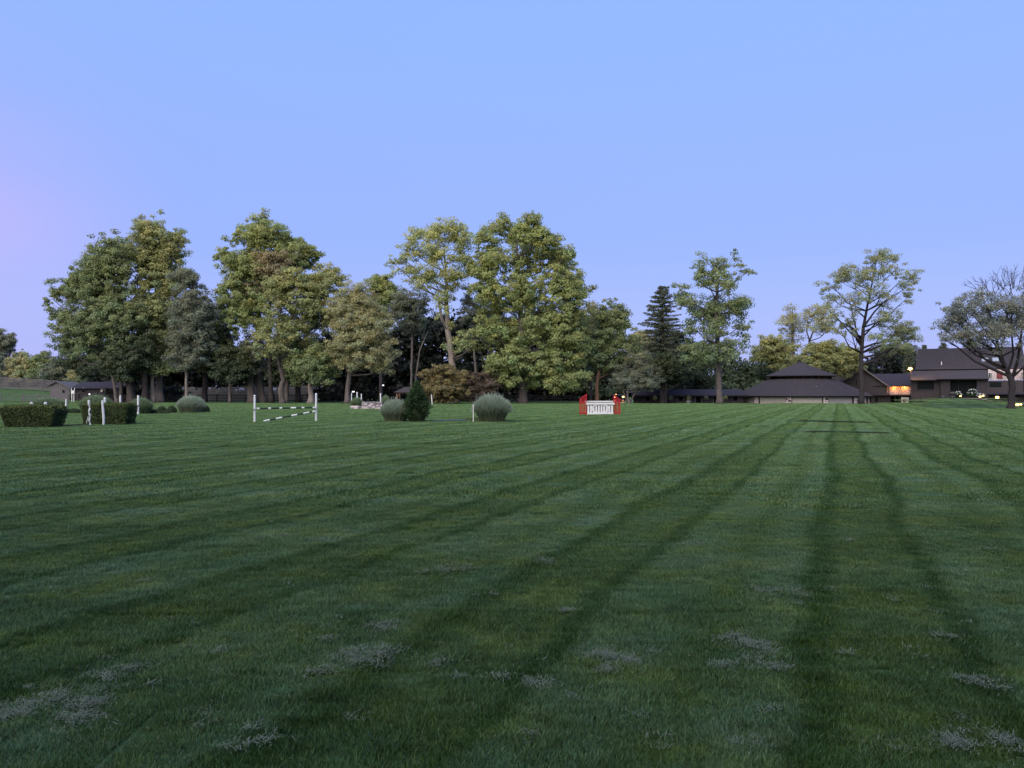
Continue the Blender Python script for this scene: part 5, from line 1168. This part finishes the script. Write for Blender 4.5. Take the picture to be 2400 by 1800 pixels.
for i, (px, yt) in enumerate(((2034, 856), (2044, 854), (2064, 859), (2082, 861), (2092, 861))):
    rng = np.random.default_rng(500 + i); Y = 172.0; x = PX(px, Y); g0 = gz(x, Y); zt = PZ(yt, Y)
    t = thing('arborvitae', 'small pointed evergreen in the row behind the link roof', 'tree', (x, Y, g0), 'evergreen row behind the link roof')
    MB().tube([(x, Y, g0 - .1), (x, Y, zt - .3)], [.12, .02], 6).part('trunk', M['bark_dark'], t)
    n = 1500; q = rng.random(n) ** .7; a = rng.uniform(0, 6.283, n); r = 1.0 * q ** .8 * rng.uniform(.75, 1.05, n) + .02; P = np.stack([x + np.cos(a) * r, Y + np.sin(a) * r, zt - q * (zt - g0 - .3)], 1)
    foliage('crown', P, np.stack([np.cos(a), np.sin(a), .5 + 0 * a], 1), .22, LEAF['oak'], t, rng)
tree('ash_tree', 'wide grey-leaved ash with bare upper twigs in front of the house', 'tree', 78, [(2369, 959, .36), (2369, 930, .31), (2368, 893, .30), (2360, 872, .22), (2345, 835, .16), (2335, 790, .1), (2322, 740, .05)],
     [(2205, 765, 20, 12, .7), (2232, 745, 24, 18), (2222, 718, 20, 14, .8), (2262, 700, 26, 16), (2300, 688, 28, 14), (2255, 745, 28, 22), (2245, 785, 28, 16), (2285, 735, 32, 24), (2285, 785, 34, 20), (2325, 710, 28, 22), (2325, 760, 32, 26), (2365, 720, 28, 26), (2365, 770, 28, 30), (2400, 740, 28, 34), (2420, 790, 30, 34), (2330, 805, 26, 16, .7), (2405, 690, 24, 18, .7), (2210, 790, 18, 10, .6), (2440, 740, 24, 30)], 'ash', 'bark_dark', 139, .16, .8, spread=1.45, fill=3, lf=.7,
     limbs=[[(2370, 895, .2), (2384, 850, .16), (2392, 800, .12), (2398, 740, .06)], [(2362, 875, .14), (2375, 830, .11), (2370, 770, .08), (2372, 690, .04)], [(2350, 845, .11), (2320, 815, .09), (2290, 800, .05), (2250, 790, .025)], [(2340, 820, .09), (2305, 770, .06), (2280, 735, .03)], [(2372, 885, .12), (2400, 860, .1), (2420, 820, .07)], [(2345, 835, .08), (2300, 828, .05), (2270, 822, .02)], [(2392, 800, .07), (2360, 740, .05), (2345, 690, .03)]], bare=[(2330, 690, 1.9, 45, 10), (2368, 680, 1.6, 52, 14), (2395, 675, 1.4, 48, 10), (2300, 690, 2.1, 36, 7), (2330, 810, 2.6, 60, 8), (2385, 760, 1.7, 60, 10)], clump=.85, twig=1.0, topshift=.05)
for (px, Y, yt, hw, lab, sd) in ((2167, 150, 808, 12, 'little spruce tip showing above the house ridge', 601), (2212, 148, 803, 22, 'broader dark spruce behind the house ridge', 602), (2275, 150, 792, 36, 'dark spruce behind the house seen through the ash', 603), (2130, 150, 812, 14, 'slim spruce behind the hickory edge and the roof', 604)):
    spruce(px, Y, yt, 900, hw, lab, sd, nwh=18)
# left hill trees
HL = 'trees on the left hill'
tree('hill_tree', 'thin-topped tree at the edge of the left hill', 'tree', 182, [(18, 905, .4), (20, 850, .3), (26, 800, .1)], [(22, 790, 14, 12, .6), (30, 805, 12, 10, .6), (8, 815, 20, 20), (5, 845, 30, 24), (-15, 800, 24, 30)], 'grey', 'bark', 140, .36, group=HL)
tree('hill_tree', 'rounded brownish tree above the grey boarded fence', 'tree', 180, [(55, 905, .4), (55, 860, .3)], [(50, 842, 24, 16), (30, 862, 30, 20), (70, 860, 24, 20), (55, 880, 36, 16)], 'tan', 'bark', 141, .36, group=HL, topshift=0)
tree('hill_tree', 'green crown on the left hill beside the purple-grey one', 'tree', 178, [(92, 905, .4), (92, 860, .3)], [(85, 850, 22, 16), (105, 845, 18, 18), (95, 872, 30, 20), (78, 885, 24, 14)], 'oak', 'bark', 142, .36, group=HL)
tree('hill_tree', 'purple-grey rounded tree behind the shed gable', 'tree', 172, [(132, 905, .4), (132, 870, .3)], [(130, 860, 26, 20), (118, 880, 24, 16), (148, 878, 22, 18)], 'grey', 'bark_dark', 143, .34, group=HL)
tree('hill_tree', 'dark olive tree behind the shed roof', 'tree', 168, [(175, 905, .4), (175, 870, .3)], [(165, 850, 24, 18), (185, 845, 22, 20), (200, 870, 26, 20), (225, 875, 26, 20)], 'dark', 'bark_dark', 145, .34, group=HL)
tree('hill_shrub', 'pale yellow-green shrub right behind the shed roof', 'shrub', 152, [(170, 915, .1), (170, 890, .06)], [(170, 878, 13, 10), (160, 888, 10, 8), (180, 890, 12, 7)], 'yellow', 'bark', 144, .24, group=None)

# ------------------------------------------------------------------ woodland behind, one mass
def woodland(name, label, spots, leaf, seed, size=.95, dens=1.0):
    rng = np.random.default_rng(seed); P, Nn, TT = [], [], []
    for (px, py, rx, ry, Y) in spots:
        k = Y / F; c = np.array(W(px, py, Y)); n = int(dens * rx * ry * .48); d = sphere_pts(n, rng); r = rng.random(n) ** .4
        # leaves in clumps
        ci = rng.integers(0, max(4, n // 22), n); cd = sphere_pts(ci.max() + 1, rng) * (rng.random((ci.max() + 1, 1)) ** .4)
        p = c + (cd[ci] * 1.0) * np.array([rx * k, 5.0, ry * k]) + rng.normal(0, .55, (n, 3)); p[:, 2] = np.maximum(p[:, 2], hgt(p[:, 0], p[:, 1]) + .1)
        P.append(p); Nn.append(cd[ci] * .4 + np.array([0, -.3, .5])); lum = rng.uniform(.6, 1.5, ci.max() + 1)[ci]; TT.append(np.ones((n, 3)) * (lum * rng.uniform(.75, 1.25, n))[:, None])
    P = np.concatenate(P); NLEAF[0] += len(P); v, q = leaf_cloud(P, np.concatenate(Nn), size, rng, .7, .6)
    o = mesh_obj(name, np_mesh(name, v, quads=q, tint=rgba(rep4(np.concatenate(TT)))), LEAF[leaf]); props(o, label, 'woodland', None, 'stuff')
rs = np.random.default_rng(77)
sp = []
for px in range(425, 1420, 24):
    Yw = 150 + rs.uniform(0, 8)
    if px < 745: sp += [(px, 893, 30, 17, 182), (px, 925, 26, 14, 190), (px, 868 + rs.normal(0, 6), 30, 26, Yw), (px, 838, 30, 30, Yw + 6)]; sp += [(px, 800 + rs.normal(0, 10), 28, 26, Yw + 9)] * (px % 3 == 0)
    else: sp += [(px, 912, 30, 30, Yw), (px, 870 + rs.normal(0, 6), 30, 32, Yw), (px, 815 + rs.normal(0, 8), 30, 36, Yw + 5)]; sp += [(px, 768 + rs.normal(0, 8), 30, 30, Yw + 8)] * (px > 930)
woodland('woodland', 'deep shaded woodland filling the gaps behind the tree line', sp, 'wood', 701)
sp = [(px, 885 + rs.normal(0, 8), 30, 26, 150 + rs.uniform(0, 8)) for px in range(260, 430, 22)]
sp += [(px, 925, 18, 20, 146 + rs.uniform(0, 5)) for px in range(285, 425, 16)] + [(px, 850, 30, 30, 155) for px in range(280, 430, 24)]
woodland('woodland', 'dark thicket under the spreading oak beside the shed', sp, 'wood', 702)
sp = []
for px in range(1400, 1860, 22): sp += [(px, 916, 26, 16, 148), (px, 893 + rs.normal(0, 5), 28, 24, 152 + rs.uniform(0, 6)), (px, 860 + rs.normal(0, 8), 28, 24, 158)]
woodland('woodland', 'mixed green wood rising behind the stable row', sp, 'dark', 703, .75)
sp = [(px, 880 + rs.normal(0, 4), 26, 24, 195) for px in range(-60, 260, 20)] + [(px, 906, 24, 14, 188) for px in range(-60, 260, 14)] + [(px, 912, 24, 10, 198) for px in range(-60, 260, 14)] + [(px, 850 + rs.normal(0, 6), 24, 16, 205) for px in range(40, 240, 24)]
woodland('woodland', 'low wooded ridge along the left hill', sp, 'dark', 704, .8)
sp = [(px, 862 + rs.normal(0, 5), 26, 24, 165) for px in range(1850, 2460, 22)] + [(px, 890, 26, 20, 178) for px in range(1720, 2200, 20)]
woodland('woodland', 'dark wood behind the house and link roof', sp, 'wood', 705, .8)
# unseen tree belt, added behind the viewpoint to shade the near turf from the afterglow
def belt():
    rng = np.random.default_rng(88); P, Nn, TT = [], [], []
    for x0 in np.arange(-62, 63, 6.5):
        cx, cy, R, H = x0 + rng.normal(0, 1.5), -12.5 + rng.normal(0, 1.5), rng.uniform(4.5, 6), rng.uniform(22, 28)
        n = 1300; d = sphere_pts(n, rng) * (rng.random((n, 1)) ** .4); P.append(np.array([cx, cy, H * .54]) + d * np.array([R, R, H * .47])); Nn.append(d + np.array([0, 0, .4])); TT.append(np.ones((n, 3)) * rng.uniform(.6, 1.3, (n, 1)))
    v, q = leaf_cloud(np.concatenate(P), np.concatenate(Nn), 1.15, rng, .75, .5)
    o = mesh_obj('woodland', np_mesh('woodland', v, quads=q, tint=rgba(rep4(np.concatenate(TT)))), LEAF['dark']); props(o, 'unseen tall tree belt added behind the viewpoint to shade the near lawn', 'woodland', None, 'stuff')
belt()
# ------------------------------------------------------------------ lawn grass
def blade_patch(name, size, n, w, h, seed):
    rng = np.random.default_rng(seed)
    x = rng.uniform(-.56, .56, n) * size; y = rng.uniform(-.56, .56, n) * size
    # soft tuft structure
    tuft = .5 + .5 * np.sin(x / size * 9 + rng.uniform(0, 6)) * np.sin(y / size * 8 + rng.uniform(0, 6))
    hh = h * rng.uniform(.45, 1.15, n) * (.75 + .4 * tuft); a = rng.uniform(0, 6.283, n); lean = hh * rng.uniform(.05, .75, n)
    B = np.stack([x, y, np.full(n, -.01)], 1); dx = np.stack([np.cos(a), np.sin(a), 0 * a], 1)
    Mp = B + dx * (lean * .35)[:, None] + np.array([0, 0, 1]) * (hh * .6)[:, None]; Tp = B + dx * lean[:, None] + np.array([0, 0, 1]) * hh[:, None]
    sa = a + rng.normal(1.57, .6, n); sd = np.stack([np.cos(sa), np.sin(sa), 0 * a], 1) * (w * .5 * rng.uniform(.7, 1.3, n))[:, None]
    v = np.stack([B - sd, B + sd, Mp + sd * .8, Mp - sd * .8, Tp], 1).reshape(-1, 3); k = np.arange(n) * 5
    q = np.concatenate([np.stack([k, k + 1, k + 2, k + 3], 1)])
    me = bpy.data.meshes.new(name)
    tri = np.stack([k + 3, k + 2, k + 4], 1)
    nv = len(v); me.vertices.add(nv); me.vertices.foreach_set('co', v.astype(np.float32).ravel())
    li = np.concatenate([q.ravel(), tri.ravel()]).astype(np.int32); me.loops.add(len(li)); me.loops.foreach_set('vertex_index', li)
    ls = np.concatenate([np.arange(n) * 4, n * 4 + np.arange(n) * 3]).astype(np.int32); me.polygons.add(2 * n); me.polygons.foreach_set('loop_start', ls); me.update(calc_edges=True)
    bt = rng.uniform(.7, 1.35, (n, 1)) * np.array([1, 1, 1]) * (1 + rng.normal(0, .08, (n, 3)))
    dry = rng.random(n) < .05; bt[dry] = bt[dry] * np.array([2.0, 1.6, 2.0])
    tn = np.stack([bt * .8, bt * .8, bt, bt, bt * 1.15], 1).reshape(-1, 3)
    at = me.attributes.new('tint', 'FLOAT_COLOR', 'POINT'); at.data.foreach_set('color', rgba(tn).astype(np.float32).ravel())
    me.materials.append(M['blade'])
    return bpy.data.objects.new(name, me)
def lawn():
    src = bpy.data.collections.new('grass_patch_sources'); NV = 4; sizes = (.6, 1.5, 3.6, 8.0)
    for lod, (sz, n, w, h) in enumerate(((.6, 20000, .0030, .042), (1.5, 18000, .0075, .045), (3.6, 14000, .020, .05), (8.0, 12000, .05, .055))):
        for v in range(NV): src.objects.link(blade_patch('patch_%d%d' % (lod, v), sz, n, w, h, 900 + lod * 10 + v))
    rng = np.random.default_rng(33); P, I, R, S = [], [], [], []
    for lod, (ya, yb) in enumerate(((2.6, 11.0), (11.0, 27.0), (27.0, 62.0), (62.0, 134.0))):
        st = sizes[lod]; y = ya
        while y < yb:
            hw = (y + st) * .70 + st; nx = int(2 * hw / st) + 1
            for i in range(nx):
                x = -hw + i * st + rng.normal(0, st * .05); yy = y + st / 2 + rng.normal(0, st * .05); P.append((x, yy, gz(x, yy) - .004)); I.append(lod * NV + int(rng.integers(0, NV))); R.append((0, 0, rng.integers(0, 4) * math.pi / 2)); S.append(rng.uniform(.9, 1.15))
            y += st
    me = bpy.data.meshes.new('lawn_grass'); me.from_pydata(P, [], [])
    for nm, ty, dat in (('idx', 'INT', I), ('rot', 'FLOAT_VECTOR', R), ('scl', 'FLOAT', S)):
        a = me.attributes.new(nm, ty, 'POINT'); a.data.foreach_set('vector' if ty == 'FLOAT_VECTOR' else 'value', np.array(dat, dtype=np.int32 if ty == 'INT' else np.float32).ravel())
    o = bpy.data.objects.new('lawn_grass', me); COL.objects.link(o); props(o, 'short mown lawn grass with mower lines', 'grass', None, 'stuff')
    ng = bpy.data.node_groups.new('lawn_scatter', 'GeometryNodeTree'); ng.interface.new_socket('Geometry', in_out='INPUT', socket_type='NodeSocketGeometry'); ng.interface.new_socket('Geometry', in_out='OUTPUT', socket_type='NodeSocketGeometry')
    n, l = ng.nodes, ng.links; gi, go = n.new('NodeGroupInput'), n.new('NodeGroupOutput'); ci = n.new('GeometryNodeCollectionInfo'); ci.inputs['Collection'].default_value = src; ci.inputs['Separate Children'].default_value = True; ci.inputs['Reset Children'].default_value = True
    ip = n.new('GeometryNodeInstanceOnPoints'); ip.inputs['Pick Instance'].default_value = True
    def at(nm, ty): a = n.new('GeometryNodeInputNamedAttribute'); a.data_type = ty; a.inputs['Name'].default_value = nm; return a.outputs['Attribute']
    er = n.new('FunctionNodeEulerToRotation'); l.new(at('rot', 'FLOAT_VECTOR'), er.inputs[0])
    l.new(gi.outputs[0], ip.inputs['Points']); l.new(ci.outputs[0], ip.inputs['Instance']); l.new(at('idx', 'INT'), ip.inputs['Instance Index']); l.new(er.outputs[0], ip.inputs['Rotation']); l.new(at('scl', 'FLOAT'), ip.inputs['Scale']); l.new(ip.outputs[0], go.inputs[0])
    md = o.modifiers.new('scatter', 'NODES'); md.node_group = ng
lawn()

# dried clippings left by the mower, scattered wisps that nobody could count
HEAPS = ((1060, 1340, 75, .32, 420), (905, 1485, 45, .16, 260), (870, 1552, 125, .22, 620), (1020, 1572, 28, .08, 90), (1172, 1598, 22, .06, 70), (1255, 1618, 55, .10, 190), (1400, 1552, 45, .12, 190), (1440, 1560, 40, .10, 140), (1480, 1562, 40, .10, 170), (1420, 1585, 30, .08, 110), (1325, 1446, 28, .08, 120), (1290, 1318, 50, .2, 170), (1720, 1508, 55, .16, 300), (1770, 1525, 60, .16, 330), (1785, 1565, 60, .18, 260), (1690, 1572, 25, .08, 110), (1800, 1395, 55, .16, 240), (1880, 1398, 35, .12, 110), (2215, 1512, 35, .1, 120), (2285, 1615, 55, .14, 260), (2235, 1760, 50, .16, 330), (2362, 1762, 50, .12, 240), (30, 1685, 40, .16, 220), (70, 1682, 40, .12, 170), (120, 1650, 50, .14, 210), (205, 1662, 60, .16, 330), (175, 1704, 75, .12, 260), (250, 1600, 45, .12, 150), (310, 1575, 45, .1, 130), (755, 1590, 50, .1, 160), (765, 1514, 26, .08, 80), (1130, 1400, 45, .06, 60), (325, 1372, 25, .1, 70), (620, 1745, 40, .06, 90), (560, 1760, 30, .06, 60), (1620, 1285, 50, .2, 120), (1985, 1270, 40, .2, 120), (2310, 1290, 50, .2, 130), (1980, 1545, 30, .08, 70), (1070, 1600, 30, .05, 50), (515, 1540, 24, .08, 60))
def clippings():
    rng = np.random.default_rng(3000); V, da = [], math.radians(67)
    hs = list(HEAPS) + [(rng.uniform(0, 2400), rng.uniform(1150, 1790), rng.uniform(15, 45), .08, int(rng.uniform(8, 40))) for _ in range(70)]
    for (px, py, w, d, n) in hs:
        c, Y = Gp(px, py); w *= Y / F; n = int(n * .8); w *= .9; d *= .9; k = max(2, n // 9)
        cen = np.stack([rng.normal(0, w * .36, k), rng.normal(0, d * .42, k)], 1); ww = rng.random(k) ** 2.5 + .03; ww /= ww.sum(); own = rng.choice(k, n, p=ww)
        q = cen[own] + rng.standard_t(2.2, (n, 2)) * np.array([.026, .018]); q = np.clip(q, -1.2, 1.2)
        a = rng.normal(da, 1.0, n); L = rng.uniform(.016, .055, n); e = np.stack([np.cos(a), np.sin(a), rng.normal(0, .14, n)], 1) * L[:, None]; sd = np.stack([-np.sin(a), np.cos(a), 0 * a], 1) * .0013
        p0 = np.concatenate([q + np.array([[c.x, Y]]), (.026 + rng.random((n, 1)) * .016)], 1); p0[:, 2] += hgt(p0[:, 0], p0[:, 1]); m = p0 + e * .5 + np.array([0, 0, .006])
        V.append(np.stack([p0 - sd, p0 + sd, m + sd, m - sd], 1)); V.append(np.stack([m - sd, m + sd, p0 + e + sd * .4, p0 + e - sd * .4], 1))
    V = np.concatenate(V).reshape(-1, 3)
    o = mesh_obj('grass_clippings', np_mesh('grass_clippings', V, quads=np.arange(len(V)).reshape(-1, 4)), M['straw']); props(o, 'pale wisps of dried grass clippings strewn over the mown lawn', 'clippings', None, 'stuff')
clippings()
#print('LEAVES', NLEAF[0], 'TRIS', sum(sum(len(p.vertices) - 2 for p in o.data.polygons) for o in scene.objects if o.type == 'MESH' and False))
